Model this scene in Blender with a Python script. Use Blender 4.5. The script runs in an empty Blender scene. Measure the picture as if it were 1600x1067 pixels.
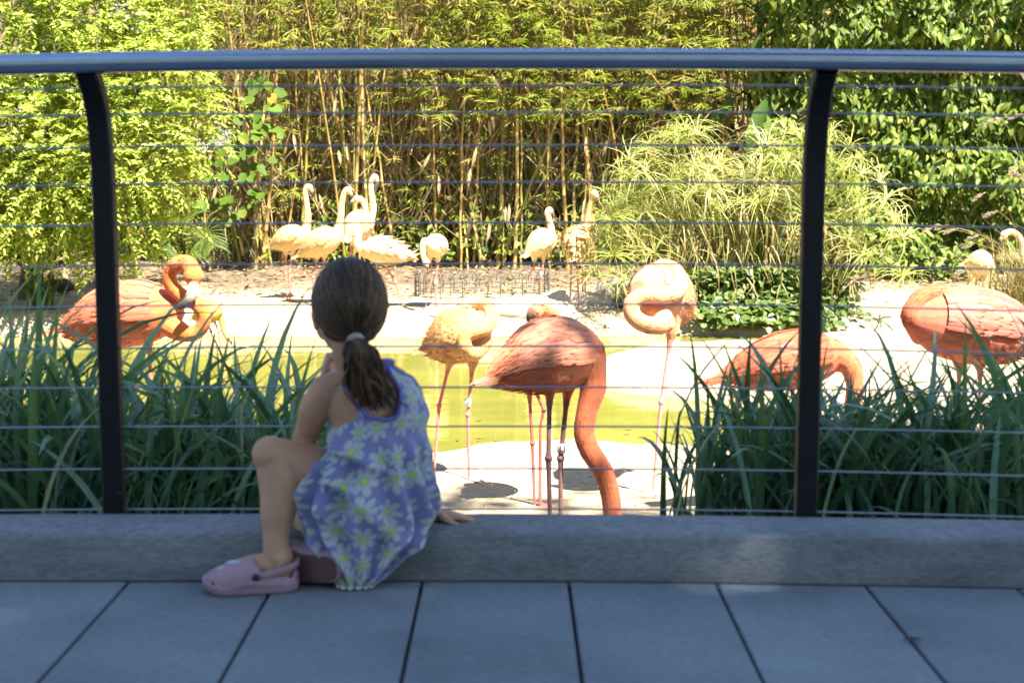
import bpy, bmesh, math, random
import numpy as np
from mathutils import Vector, Matrix, noise as mnoise

random.seed(7); np.random.seed(7)
rng = np.random.default_rng(11)
SC = bpy.context.scene
COL = SC.collection

# ------------------------------------------------------------------ camera
H = 0.87                      # eye height above the paving
F = 2350.0                    # focal length in 1600-px pixels
TH = math.atan(283.5 / F)     # pitch down
cam_d = bpy.data.cameras.new('camera'); cam = bpy.data.objects.new('camera', cam_d)
COL.objects.link(cam); SC.camera = cam
cam.location = (0, 0, H); cam.rotation_euler = (math.pi / 2 - TH, 0, 0)
cam_d.sensor_width = 36.0; cam_d.lens = F / 1600 * 36.0
cam_d.clip_start = 0.05; cam_d.clip_end = 500
cam_d.dof.use_dof = True; cam_d.dof.focus_distance = 8.6; cam_d.dof.aperture_fstop = 5.4

# ------------------------------------------------------------------ light
SUN = Vector((0.34, -0.50, 1.0)).normalized()        # towards the sun
el = math.asin(SUN.z); az = math.atan2(SUN.x, SUN.y)
W = bpy.data.worlds.new('World'); SC.world = W; W.use_nodes = True
nt = W.node_tree; bg = nt.nodes['Background']
sky = nt.nodes.new('ShaderNodeTexSky'); sky.sky_type = 'NISHITA'; sky.sun_disc = False
sky.sun_elevation = el; sky.sun_rotation = az; sky.air_density = 1.2; sky.dust_density = 0.6; sky.ozone_density = 1.5
nt.links.new(sky.outputs[0], bg.inputs[0]); bg.inputs[1].default_value = 0.053
sun_d = bpy.data.lights.new('sun', 'SUN'); sun_d.energy = 5.0; sun_d.angle = math.radians(0.55); sun_d.color = (1.0, 0.93, 0.80)
sun = bpy.data.objects.new('sun', sun_d); COL.objects.link(sun)
sun.rotation_euler = SUN.to_track_quat('Z', 'Y').to_euler(); sun.location = (4, -6, 14)
SC.view_settings.view_transform = 'Standard'; SC.view_settings.look = 'None'
SC.view_settings.gamma = 1.0; SC.view_settings.use_curve_mapping = False
SC.view_settings.exposure = 2.35
SC.render.engine = 'CYCLES'
SC.cycles.use_denoising = True
SC.cycles.max_bounces = 8; SC.cycles.diffuse_bounces = 4; SC.cycles.transmission_bounces = 4; SC.cycles.glossy_bounces = 3
SC.cycles.sample_clamp_indirect = 6.0
SC.cycles.caustics_reflective = False; SC.cycles.caustics_refractive = False

# ------------------------------------------------------------------ helpers
CT, ST = math.cos(TH), math.sin(TH)
def at(px, py, D):
    """world point seen at photo pixel (px,py) that lies on the plane y = D"""
    a = (px - 800) / F; b = (py - 533.5) / F
    d = Vector((a, CT - b * ST, -ST - b * CT))
    return Vector((0, 0, H)) + d * (D / d.y)
def smooth01(t): 
    t = np.clip(t, 0, 1); return t * t * (3 - 2 * t)

def ground_z(x, y):
    x = np.asarray(x, float); y = np.asarray(y, float)
    land = -0.10 - 0.70 * smooth01((y - 3.35) / 3.0)
    land = np.where(y < 3.34, -0.14, land)
    land = land + 0.16 * smooth01((y - 13.5) / 3.0) + 0.14 * smooth01((y - 16.5) / 3.5) + 0.5 * smooth01((y - 24) / 10)
    yn = 8.75 + 0.18 * np.sin(x * 1.7 + 0.6) + 0.10 * np.sin(x * 4.1)
    yf = 15.15 + 0.12 * np.sin(x * 1.3) + 0.07 * np.sin(x * 3.7 + 1)
    rx = 0.25 * np.sin(x * 2.2 + y * 1.3) + 0.12 * np.sin(x * 5.0 - y * 3.1)
    pd = 1 - ((x - 3.6) / 2.95) ** 2 - ((y - 12.15) / (1.75 + 0.1 * rx)) ** 2
    ins = np.minimum.reduce([y - yn, yf - y, x + 10 + rx, 5.6 - x + rx, -pd * 1.1])
    east = np.where((x > 1.9) & (y < 11.5), 1.9 - x, 9.0)
    ins = np.minimum(ins, east + 0.3)
    land = land + 0.20 * np.clip(pd, 0, 1) ** 0.6
    z = land - 0.50 * smooth01((ins + 0.10) / 0.9)
    return z
WATER_Z = -0.885
def gz(x, y): return float(ground_z(x, y))
def solveD(px, py, d0=6.0):
    for D in np.arange(d0, 24, 0.02):
        p = at(px, py, D)
        if p.z <= max(gz(p.x, D), -5): return float(D)
    return 20.0

def link(o, parent=None):
    COL.objects.link(o)
    if parent is not None: o.parent = parent
    return o
def tag(o, label=None, cat=None, group=None, kind=None):
    if label: o['label'] = label
    if cat: o['category'] = cat
    if group: o['group'] = group
    if kind: o['kind'] = kind
    return o
def empty(name, loc, label, cat, group=None):
    o = bpy.data.objects.new(name, None); o.location = loc; o.empty_display_size = 0.1
    link(o); return tag(o, label, cat, group)

class MB:
    """collects lofts, boxes and strips in world space; build() makes ONE mesh object (kept relative to its thing)"""
    def __init__(s): s.v = []; s.f = []; s.m = []; s.rnd = []; s.samp = []; s.uv = None
    def add(s, vs, fs, m=0, r=None):
        b = len(s.v); s.v += [tuple(v) for v in vs]; s.f += [tuple(i + b for i in f) for f in fs]; s.m += [m] * len(fs)
        s.rnd += [random.random() if r is None else r] * len(vs)
    def loft(s, pts, ra, rb=None, ref=(0, 0, 1), n=12, m=0, caps=True, r=None, col=None, power=2.0, keep=True):
        pts = [Vector(p) for p in pts]; k = len(pts)
        if np.isscalar(ra): ra = [ra] * k
        rb = ra if rb is None else ([rb] * k if np.isscalar(rb) else rb)
        vs = []; ref = Vector(ref); last = None
        for i in range(k):
            t = (pts[min(i + 1, k - 1)] - pts[max(i - 1, 0)])
            t = t.normalized() if t.length > 1e-9 else Vector((0, 0, 1))
            if last is None:
                bb = ref - t * ref.dot(t)
                if bb.length < 0.15: bb = Vector((1, 0, 0)) - t * t.x
            else:
                bb = last - t * last.dot(t)
                if keep:
                    b2 = ref - t * ref.dot(t)
                    if b2.length > 0.35: bb = b2 if b2.dot(last) > 0 or True else bb
            bb.normalize(); last = bb; aa = t.cross(bb)
            for j in range(n):
                an = 2 * math.pi * j / n; c, sn = math.cos(an), math.sin(an)
                if power != 2.0:
                    c = math.copysign(abs(c) ** (2 / power), c); sn = math.copysign(abs(sn) ** (2 / power), sn)
                vs.append(pts[i] + aa * (c * ra[i]) + bb * (sn * rb[i]))
            if col is not None:
                cc = col[i] if isinstance(col, list) else col
                s.samp.append((tuple(pts[i]), 0.5 * (ra[i] + rb[i]), cc))
        fs = [(i * n + j, i * n + (j + 1) % n, (i + 1) * n + (j + 1) % n, (i + 1) * n + j) for i in range(k - 1) for j in range(n)]
        if caps:
            fs.append(tuple(range(n - 1, -1, -1))); fs.append(tuple((k - 1) * n + j for j in range(n)))
        s.add(vs, fs, m, r)
    def tube(s, pts, rad, n=8, m=0, sub=4, ref=(0, 0, 0), r=None, col=None, round_caps=True, rb=None):
        """smooth round-ended tube through control points"""
        P, R = cr(pts, rad, sub)
        C = None
        if isinstance(col, list):
            C = [col[min(int(i / max(1, sub)), len(col) - 1)] for i in range(len(P))]
        elif col is not None: C = [col] * len(P)
        RB = None
        if rb is not None: _, RB = cr(pts, rb, sub)
        if round_caps:
            t0 = (P[0] - P[1]).normalized(); t1 = (P[-1] - P[-2]).normalized()
            r0, r1 = R[0], R[-1]
            P = [P[0] + t0 * r0, P[0] + t0 * r0 * .75] + P + [P[-1] + t1 * r1 * .75, P[-1] + t1 * r1]
            R = [r0 * .12, r0 * .66] + R + [r1 * .66, r1 * .12]
            if RB: RB = [RB[0] * .12, RB[0] * .66] + RB + [RB[-1] * .66, RB[-1] * .12]
            if C: C = [C[0]] * 2 + C + [C[-1]] * 2
        s.loft(P, R, RB, ref=ref if Vector(ref).length > 0 else (0.13, 0.29, 0.95), n=n, m=m, r=r, col=C, keep=Vector(ref).length > 0)
    def ball(s, c, rx, ry=None, rz=None, rot=None, n=14, m=0, col=None, r=None):
        ry = rx if ry is None else ry; rz = rx if rz is None else rz
        vs = []; c = Vector(c); k = max(5, n // 2 + 1)
        for i in range(1, k):
            ph = math.pi * i / k
            for j in range(n):
                an = 2 * math.pi * j / n
                v = Vector((rx * math.sin(ph) * math.cos(an), ry * math.sin(ph) * math.sin(an), rz * math.cos(ph)))
                vs.append(c + (rot @ v if rot else v))
        e = Vector((0, 0, rz)); e = rot @ e if rot else e
        top, bot = len(vs), len(vs) + 1; vs += [c + e, c - e]
        fs = [(i * n + j, (i + 1) * n + j, (i + 1) * n + (j + 1) % n, i * n + (j + 1) % n) for i in range(k - 2) for j in range(n)]
        fs += [(top, j, (j + 1) % n) for j in range(n)] + [(bot, (k - 2) * n + (j + 1) % n, (k - 2) * n + j) for j in range(n)]
        s.add(vs, fs, m, r)
        if col is not None: s.samp.append((tuple(c), (rx + ry + rz) / 3, col))
    def box(s, lo, hi, m=0, bev=0.0, r=None):
        x0, y0, z0 = lo; x1, y1, z1 = hi; b = bev
        if b <= 0:
            vs = [(x0, y0, z0), (x1, y0, z0), (x1, y1, z0), (x0, y1, z0), (x0, y0, z1), (x1, y0, z1), (x1, y1, z1), (x0, y1, z1)]
            s.add(vs, [(3, 2, 1, 0), (4, 5, 6, 7), (0, 1, 5, 4), (1, 2, 6, 5), (2, 3, 7, 6), (3, 0, 4, 7)], m, r); return
        vs = [(x0, y0, z0), (x1, y0, z0), (x1, y1, z0), (x0, y1, z0), (x0, y0, z1 - b), (x1, y0, z1 - b), (x1, y1, z1 - b), (x0, y1, z1 - b),
              (x0 + b, y0 + b, z1), (x1 - b, y0 + b, z1), (x1 - b, y1 - b, z1), (x0 + b, y1 - b, z1)]
        s.add(vs, [(3, 2, 1, 0), (8, 9, 10, 11), (0, 1, 5, 4), (1, 2, 6, 5), (2, 3, 7, 6), (3, 0, 4, 7), (4, 5, 9, 8), (5, 6, 10, 9), (6, 7, 11, 10), (7, 4, 8, 11)], m, r)
    def mesh(s, name, mats, org=(0, 0, 0), smooth=True):
        me = bpy.data.meshes.new(name); o = Vector(org)
        me.from_pydata([(v[0] - o.x, v[1] - o.y, v[2] - o.z) for v in s.v], [], s.f)
        for m in (mats if isinstance(mats, (list, tuple)) else [mats]): me.materials.append(m)
        me.polygons.foreach_set('material_index', s.m)
        if smooth: me.polygons.foreach_set('use_smooth', [True] * len(s.f))
        a = me.attributes.new('rnd', 'FLOAT', 'POINT'); a.data.foreach_set('value', s.rnd)
        me.update(); return me
    def build(s, name, mats, parent=None, smooth=True):
        org = parent.location if parent is not None else (0, 0, 0)
        if parent is not None and parent.parent is not None: org = Vector(org) + parent.parent.location
        return link(bpy.data.objects.new(name, s.mesh(name, mats, org, smooth)), parent)

def cr(pts, rad, sub=4):
    """Catmull-Rom resampling of points and radii"""
    pts = [Vector(p) for p in pts]; k = len(pts)
    if np.isscalar(rad): rad = [rad] * k
    if k == 2: sub = 1 if sub < 1 else sub
    P = []; R = []
    for i in range(k - 1):
        p0, p1, p2, p3 = pts[max(i - 1, 0)], pts[i], pts[i + 1], pts[min(i + 2, k - 1)]
        for q in range(sub):
            t = q / sub; t2 = t * t; t3 = t2 * t
            P.append(0.5 * ((2 * p1) + (p2 - p0) * t + (2 * p0 - 5 * p1 + 4 * p2 - p3) * t2 + (3 * p1 - p0 - 3 * p2 + p3) * t3))
            u = t * t * (3 - 2 * t); R.append(rad[i] * (1 - u) + rad[i + 1] * u)
    P.append(pts[-1]); R.append(rad[-1])
    return P, R

def voxel_mesh(mb, voxel, name):
    """one continuous surface out of overlapping closed volumes"""
    me = bpy.data.meshes.new(name + '_tmp'); me.from_pydata(mb.v, [], mb.f)
    ob = bpy.data.objects.new('tmp', me); COL.objects.link(ob)
    md = ob.modifiers.new('r', 'REMESH'); md.mode = 'VOXEL'; md.voxel_size = voxel; md.use_smooth_shade = True
    dg = bpy.context.evaluated_depsgraph_get()
    out = bpy.data.meshes.new_from_object(ob.evaluated_get(dg)); out.name = name
    bpy.data.objects.remove(ob); bpy.data.meshes.remove(me)
    return out
def relax(me, it=2, w=0.5):
    n = len(me.vertices); V = np.empty(n * 3); me.vertices.foreach_get('co', V); V = V.reshape(-1, 3)
    E = np.empty(len(me.edges) * 2, dtype=np.int64); me.edges.foreach_get('vertices', E); E = E.reshape(-1, 2)
    cnt = np.bincount(E.ravel(), minlength=n).astype(float)
    for k in range(it * 2):
        S = np.zeros_like(V)
        for c in range(3):
            S[:, c] = np.bincount(E[:, 0], V[E[:, 1], c], n) + np.bincount(E[:, 1], V[E[:, 0], c], n)
        ww = w if k % 2 == 0 else -w * 0.95          # Taubin: smooth without shrinking
        V = V + ww * (S / np.maximum(cnt, 1)[:, None] - V)
    me.vertices.foreach_set('co', V.ravel()); me.update(); return V
def color_by_samples(me, samp, V, soft=0.012):
    C = np.array([s[0] for s in samp]); R = np.array([s[1] for s in samp]); K = np.array([s[2] for s in samp])
    out = np.empty((len(V), 4)); out[:, 3] = 1
    for i in range(0, len(V), 4000):
        d = np.linalg.norm(V[i:i + 4000, None, :] - C[None], axis=2) - R[None]
        d -= d.min(axis=1, keepdims=True); w = np.exp(-d / soft)
        out[i:i + 4000, :3] = (w @ K) / w.sum(axis=1, keepdims=True)
    a = me.attributes.new('Col', 'FLOAT_COLOR', 'POINT'); a.data.foreach_set('color', out.ravel())

def tri_mesh(name, V, T, mats, rnd=None, midx=None, smooth=True):
    """fast triangle mesh from numpy arrays"""
    me = bpy.data.meshes.new(name); nv, nf = len(V), len(T)
    me.vertices.add(nv); me.vertices.foreach_set('co', np.ascontiguousarray(V, dtype=np.float32).ravel())
    me.loops.add(nf * 3); me.loops.foreach_set('vertex_index', np.ascontiguousarray(T, dtype=np.int32).ravel())
    me.polygons.add(nf); me.polygons.foreach_set('loop_start', np.arange(0, nf * 3, 3, dtype=np.int32))
    try: me.polygons.foreach_set('loop_total', np.full(nf, 3, dtype=np.int32))
    except Exception: pass
    for m in (mats if isinstance(mats, (list, tuple)) else [mats]): me.materials.append(m)
    if midx is not None: me.polygons.foreach_set('material_index', midx.astype(np.int32))
    if smooth: me.polygons.foreach_set('use_smooth', np.ones(nf, dtype=bool))
    if rnd is not None:
        a = me.attributes.new('rnd', 'FLOAT', 'POINT'); a.data.foreach_set('value', np.asarray(rnd, dtype=np.float32))
    me.update(calc_edges=True); return me

LEAF_LO = (np.array([(0, 0, 0), (.42, -.5, .03), (.42, .5, .03), (1, 0, -.10)]), np.array([(0, 1, 3), (0, 3, 2)]))
LEAF_HI = (np.array([(0, 0, 0), (.28, -.42, .05), (.3, 0, -.02), (.28, .42, .05), (.66, -.40, .02), (.68, 0, -.06), (.66, .40, .02), (1, 0, -.20)]),
           np.array([(0, 2, 1), (0, 3, 2), (1, 2, 5), (1, 5, 4), (2, 3, 6), (2, 6, 5), (4, 5, 7), (5, 6, 7)]))
LEAF_ROUND = (np.array([(0, 0, 0), (.10, -.36, .06), (.10, .36, .06), (.45, -.52, .06), (.45, 0, -.03), (.45, .52, .06), (.82, -.34, .0), (.82, .34, 0), (1, 0, -.10)]),
              np.array([(0, 4, 1), (0, 2, 4), (1, 4, 3), (2, 5, 4), (3, 4, 6), (4, 5, 7), (4, 8, 6), (4, 7, 8)]))
LEAF_STRIP = (np.array([(0, -.5, 0), (0, .5, 0), (.35, -.5, .07), (.35, .5, .07), (.7, -.4, .02), (.7, .4, .02), (1, 0, -.14)]),
              np.array([(0, 1, 3), (0, 3, 2), (2, 3, 5), (2, 5, 4), (4, 5, 6)]))
def norm(a): return a / np.maximum(np.linalg.norm(a, axis=-1, keepdims=True), 1e-9)
def leaves(name, P, T, N, L, Wd, mats, parent=None, tpl=LEAF_LO, rnd=None, org=None, midx=None):
    P = np.asarray(P, float); n = len(P)
    T = norm(np.asarray(T, float)); S = norm(np.cross(T, N)); Nn = np.cross(S, T)
    L = np.broadcast_to(L, (n,)); Wd = np.broadcast_to(Wd, (n,))
    tv, tf = tpl; k = len(tv)
    V = P[:, None] + T[:, None] * (tv[None, :, 0:1] * L[:, None, None]) + S[:, None] * (tv[None, :, 1:2] * Wd[:, None, None]) + Nn[:, None] * (tv[None, :, 2:3] * L[:, None, None])
    F_ = (tf[None] + (np.arange(n) * k)[:, None, None]).reshape(-1, 3)
    if rnd is None: rnd = rng.random(n)
    o = np.array(org if org is not None else ((parent.location if parent is not None else (0, 0, 0))), float)
    if parent is not None and parent.parent is not None and org is None: o = o + np.array(parent.parent.location)
    mi = np.repeat(midx, len(tf)) if midx is not None else None
    me = tri_mesh(name, V.reshape(-1, 3) - o, F_, mats, np.repeat(rnd, k), mi)
    return link(bpy.data.objects.new(name, me), parent)
def unit(n):
    v = rng.normal(size=(n, 3)); return norm(v)

# ------------------------------------------------------------------ materials
def new_mat(name):
    m = bpy.data.materials.new(name); m.use_nodes = True; return m, m.node_tree, m.node_tree.nodes['Principled BSDF']
def N(nt, t, **kw):
    n = nt.nodes.new(t)
    for k, v in kw.items(): setattr(n, k, v)
    return n
def ramp(nt, fac, stops):
    r = N(nt, 'ShaderNodeValToRGB'); e = r.color_ramp.elements
    while len(e) < len(stops): e.new(0.5)
    for q, (p, c) in enumerate(stops): e[q].position = p; e[q].color = (*c, 1)
    nt.links.new(fac, r.inputs[0]); return r.outputs[0]
def noise_tex(nt, scale, detail=4, rough=0.55, vec=None, stretch=None):
    n = N(nt, 'ShaderNodeTexNoise'); n.inputs['Scale'].default_value = scale; n.inputs['Detail'].default_value = detail; n.inputs['Roughness'].default_value = rough
    g = N(nt, 'ShaderNodeNewGeometry') if vec is None else None
    src = g.outputs['Position'] if vec is None else vec
    if stretch:
        mp = N(nt, 'ShaderNodeMapping'); mp.inputs['Scale'].default_value = stretch; nt.links.new(src, mp.inputs[0]); src = mp.outputs[0]
    nt.links.new(src, n.inputs['Vector']); return n.outputs['Fac']
def bump(nt, bsdf, h, strength=0.3, dist=0.01):
    b = N(nt, 'ShaderNodeBump'); b.inputs['Strength'].default_value = strength; b.inputs['Distance'].default_value = dist
    nt.links.new(h, b.inputs['Height']); nt.links.new(b.outputs[0], bsdf.inputs['Normal'])
def simple(name, c, rough=0.6, metal=0.0, var=0.25, scale=30, bumps=0.0, spec=0.5):
    m, nt, b = new_mat(name)
    f = noise_tex(nt, scale)
    lo = tuple(x * (1 - var) for x in c); hi = tuple(min(1, x * (1 + var)) for x in c)
    nt.links.new(ramp(nt, f, [(0.3, lo), (0.7, hi)]), b.inputs['Base Color'])
    b.inputs['Roughness'].default_value = rough; b.inputs['Metallic'].default_value = metal; b.inputs['Specular IOR Level'].default_value = spec
    if bumps: bump(nt, b, f, bumps)
    return m
def leaf_mat(name, stops, rough=0.45, trans=0.35, tint=(1.2, 1.25, 0.5), spec=0.4):
    """two-sided leaf: glossy face plus light through the blade; hue picked per leaf by the rnd attribute"""
    m, nt, b = new_mat(name)
    a = N(nt, 'ShaderNodeAttribute', attribute_name='rnd')
    col = ramp(nt, a.outputs['Fac'], stops)
    nt.links.new(col, b.inputs['Base Color']); b.inputs['Roughness'].default_value = rough; b.inputs['Specular IOR Level'].default_value = spec
    if trans > 0:
        t = N(nt, 'ShaderNodeBsdfTranslucent'); mx = N(nt, 'ShaderNodeMixShader'); mul = N(nt, 'ShaderNodeMix', data_type='RGBA', blend_type='MULTIPLY')
        mul.inputs['Factor'].default_value = 1; nt.links.new(col, mul.inputs['A']); mul.inputs['B'].default_value = (*tint, 1)
        nt.links.new(mul.outputs['Result'], t.inputs[0]); mx.inputs[0].default_value = trans
        nt.links.new(b.outputs[0], mx.inputs[1]); nt.links.new(t.outputs[0], mx.inputs[2])
        nt.links.new(mx.outputs[0], nt.nodes['Material Output'].inputs[0])
    return m

M = {}
# concrete paving: pale grey with broad stains and fine grit
def concrete(name, c, stretch=None, grain=60, lo=.78, bs=.35):
    m, nt, b = new_mat(name)
    big = noise_tex(nt, 2.2, 5, 0.6, stretch=stretch); fine = noise_tex(nt, grain, 6, 0.7, stretch=stretch)
    c1 = ramp(nt, big, [(0.25, tuple(x * 0.66 for x in c)), (0.5, c), (0.78, tuple(x * 1.22 for x in c))])
    c2 = ramp(nt, fine, [(0.3, (lo,) * 3), (0.62, (1.06,) * 3)])
    mx = N(nt, 'ShaderNodeMix', data_type='RGBA', blend_type='MULTIPLY'); mx.inputs['Factor'].default_value = 1
    nt.links.new(c1, mx.inputs['A']); nt.links.new(c2, mx.inputs['B'])
    oi = N(nt, 'ShaderNodeObjectInfo'); m3 = N(nt, 'ShaderNodeMix', data_type='RGBA', blend_type='MULTIPLY'); m3.inputs['Factor'].default_value = 1
    nt.links.new(mx.outputs['Result'], m3.inputs['A']); nt.links.new(ramp(nt, oi.outputs['Random'], [(0, (.86, .87, .88)), (1, (1.08, 1.07, 1.06))]), m3.inputs['B']); nt.links.new(m3.outputs['Result'], b.inputs['Base Color'])
    b.inputs['Roughness'].default_value = 0.78; bump(nt, b, fine, bs, 0.002); return m
M['slab'] = concrete('concrete_slab', (0.205, 0.24, 0.275))
M['kerb'] = concrete('board_marked_concrete', (0.225, 0.25, 0.285), stretch=(1.7, 2.2, 7.5), grain=30, lo=.52, bs=.8)
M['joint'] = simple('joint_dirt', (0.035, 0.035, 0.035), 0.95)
M['steel_dark'] = simple('dark_painted_steel', (0.007, 0.0085, 0.013), 0.55, 0.0, 0.2, 40, spec=0.25)
M['rail'] = simple('grey_steel_pipe', (0.34, 0.43, 0.56), 0.22, 0.9, 0.06, 18, spec=0.6)
M['cable'] = simple('stainless_cable', (0.32, 0.36, 0.43), 0.45, 0.75, 0.1, 20)
M['wire'] = simple('galvanised_wire', (0.10, 0.10, 0.085), 0.6, 0.3, 0.3, 60)

def sand_mat():
    m, nt, b = new_mat('sand_and_soil')
    g = N(nt, 'ShaderNodeNewGeometry'); sep = N(nt, 'ShaderNodeSeparateXYZ'); nt.links.new(g.outputs['Position'], sep.inputs[0])
    n1 = noise_tex(nt, 0.9, 6, 0.65); n2 = noise_tex(nt, 14, 6, 0.7); n3 = noise_tex(nt, 70, 4, 0.6)
    sandc = ramp(nt, n2, [(0.25, (0.27, 0.205, 0.135)), (0.5, (0.39, 0.315, 0.215)), (0.75, (0.47, 0.395, 0.285))])
    soilc = ramp(nt, n2, [(0.25, (0.06, 0.042, 0.026)), (0.55, (0.15, 0.11, 0.075)), (0.8, (0.24, 0.185, 0.13))])
    # soil under the plants at the back and under the planted strip in front
    def lin(out, a, bb):
        r = N(nt, 'ShaderNodeMapRange'); r.inputs[1].default_value = a; r.inputs[2].default_value = bb; nt.links.new(out, r.inputs[0]); return r.outputs[0]
    def math_(op, a, bb):
        q = N(nt, 'ShaderNodeMath', operation=op)
        for i, s in enumerate((a, bb)):
            if isinstance(s, (int, float)): q.inputs[i].default_value = s
            else: nt.links.new(s, q.inputs[i])
        return q.outputs[0]
    yj = math_('ADD', sep.outputs['Y'], math_('MULTIPLY', math_('SUBTRACT', n1, 0.5), 3.2))
    back = lin(yj, 16.7, 18.0); front = lin(yj, 6.4, 5.4)
    fac = math_('MAXIMUM', back, front)
    mx = N(nt, 'ShaderNodeMix', data_type='RGBA'); nt.links.new(fac, mx.inputs['Factor']); nt.links.new(sandc, mx.inputs['A']); nt.links.new(soilc, mx.inputs['B'])
    # wet darker rim and green bed below the water line
    wet = lin(sep.outputs['Z'], WATER_Z + 0.035, WATER_Z - 0.02)
    mw = N(nt, 'ShaderNodeMix', data_type='RGBA'); nt.links.new(wet, mw.inputs['Factor']); nt.links.new(mx.outputs['Result'], mw.inputs['A']); mw.inputs['B'].default_value = (0.17, 0.15, 0.06, 1)
    nt.links.new(mw.outputs['Result'], b.inputs['Base Color']); b.inputs['Roughness'].default_value = 0.9; b.inputs['Specular IOR Level'].default_value = 0.2
    ad = math_('ADD', math_('MULTIPLY', n2, 1.0), math_('MULTIPLY', n3, 0.35)); bump(nt, b, ad, 0.7, 0.03); return m
M['sand'] = sand_mat()
M['rock'] = concrete('pale_rock', (0.44, 0.39, 0.31), grain=22)
def water_mat():
    m, nt, b = new_mat('green_pond_water')
    n1 = noise_tex(nt, 1.1, 5, 0.6, stretch=(0.7, 1.0, 1)); n2 = noise_tex(nt, 2.6, 2, 0.4, stretch=(0.5, 1.5, 1)); n3 = noise_tex(nt, 9.0, 2, 0.5, stretch=(0.5, 1.5, 1))
    nt.links.new(ramp(nt, n1, [(0.3, (0.13, 0.13, 0.022)), (0.55, (0.18, 0.175, 0.036)), (0.8, (0.23, 0.22, 0.06))]), b.inputs['Base Color'])
    b.inputs['Roughness'].default_value = 0.07; b.inputs['IOR'].default_value = 1.333
    ad = N(nt, 'ShaderNodeMath', operation='MULTIPLY_ADD'); nt.links.new(n3, ad.inputs[0]); ad.inputs[1].default_value = 0.25; nt.links.new(n2, ad.inputs[2])
    bump(nt, b, ad.outputs[0], 0.16, 0.03); return m
M['water'] = water_mat()

M['bush_leaf'] = leaf_mat('lime_shrub_leaf', [(0, (0.15, 0.21, 0.03)), (0.35, (0.27, 0.335, 0.055)), (0.75, (0.39, 0.43, 0.10)), (1, (0.50, 0.51, 0.20))], 0.5, 0.42, spec=.25)
M['bamboo_leaf'] = leaf_mat('bamboo_leaf', [(0, (0.075, 0.115, 0.014)), (0.45, (0.17, 0.21, 0.028)), (0.8, (0.28, 0.30, 0.05)), (0.92, (0.27, 0.21, 0.06)), (1, (0.33, 0.25, 0.10))], 0.5, 0.38, spec=.25)
M['hedge_leaf'] = leaf_mat('broad_hedge_leaf', [(0, (0.045, 0.085, 0.010)), (0.5, (0.105, 0.160, 0.015)), (0.88, (0.18, 0.23, 0.03)), (1, (0.30, 0.30, 0.07))], 0.5, 0.38, spec=.3)
M['vine_leaf'] = leaf_mat('round_vine_leaf', [(0, (0.06, 0.115, 0.012)), (0.7, (0.12, 0.19, 0.024)), (1, (0.26, 0.22, 0.04))], 0.6, 0.4, spec=.2)
M['papyrus'] = leaf_mat('umbrella_sedge', [(0, (0.20, 0.24, 0.045)), (0.5, (0.34, 0.36, 0.10)), (0.85, (0.43, 0.43, 0.17)), (1, (0.46, 0.42, 0.24))], 0.55, 0.35, tint=(1.1, 1.15, 0.6), spec=.2)
M['strap'] = leaf_mat('strap_leaf', [(0, (0.045, 0.10, 0.045)), (0.4, (0.10, 0.21, 0.12)), (0.75, (0.18, 0.31, 0.22)), (0.93, (0.22, 0.33, 0.09)), (1, (0.30, 0.24, 0.10))], 0.32, 0.22, tint=(1.0, 1.2, 0.5), spec=0.55)
M['cover_leaf'] = leaf_mat('round_ground_cover', [(0, (0.045, 0.085, 0.016)), (0.6, (0.10, 0.155, 0.03)), (1, (0.20, 0.24, 0.09))], 0.42, 0.3)
M['big_leaf'] = leaf_mat('large_tropical_leaf', [(0, (0.030, 0.065, 0.012)), (0.7, (0.06, 0.11, 0.018)), (1, (0.10, 0.15, 0.03))], 0.5, 0.25, spec=.3)
M['dry'] = leaf_mat('dry_leaf', [(0, (0.10, 0.065, 0.035)), (0.6, (0.25, 0.165, 0.08)), (1, (0.44, 0.33, 0.19))], 0.7, 0.15, tint=(1, .9, .6))
M['plume'] = leaf_mat('seed_plume', [(0, (0.30, 0.22, 0.15)), (1, (0.48, 0.38, 0.30))], 0.8, 0.3, tint=(1, .95, .8))
M['grassdry'] = leaf_mat('tawny_grass', [(0, (0.14, 0.13, 0.035)), (0.6, (0.25, 0.20, 0.07)), (1, (0.36, 0.29, 0.14))], 0.6, 0.3, tint=(1, .95, .6))
M['lilac'] = leaf_mat('lilac_petal', [(0, (0.24, 0.20, 0.42)), (1, (0.48, 0.42, 0.62))], 0.6, 0.3, tint=(1, 1, 1))
M['bark'] = simple('grey_brown_bark', (0.12, 0.095, 0.07), 0.9, 0, 0.45, 14, 0.5)
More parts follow.
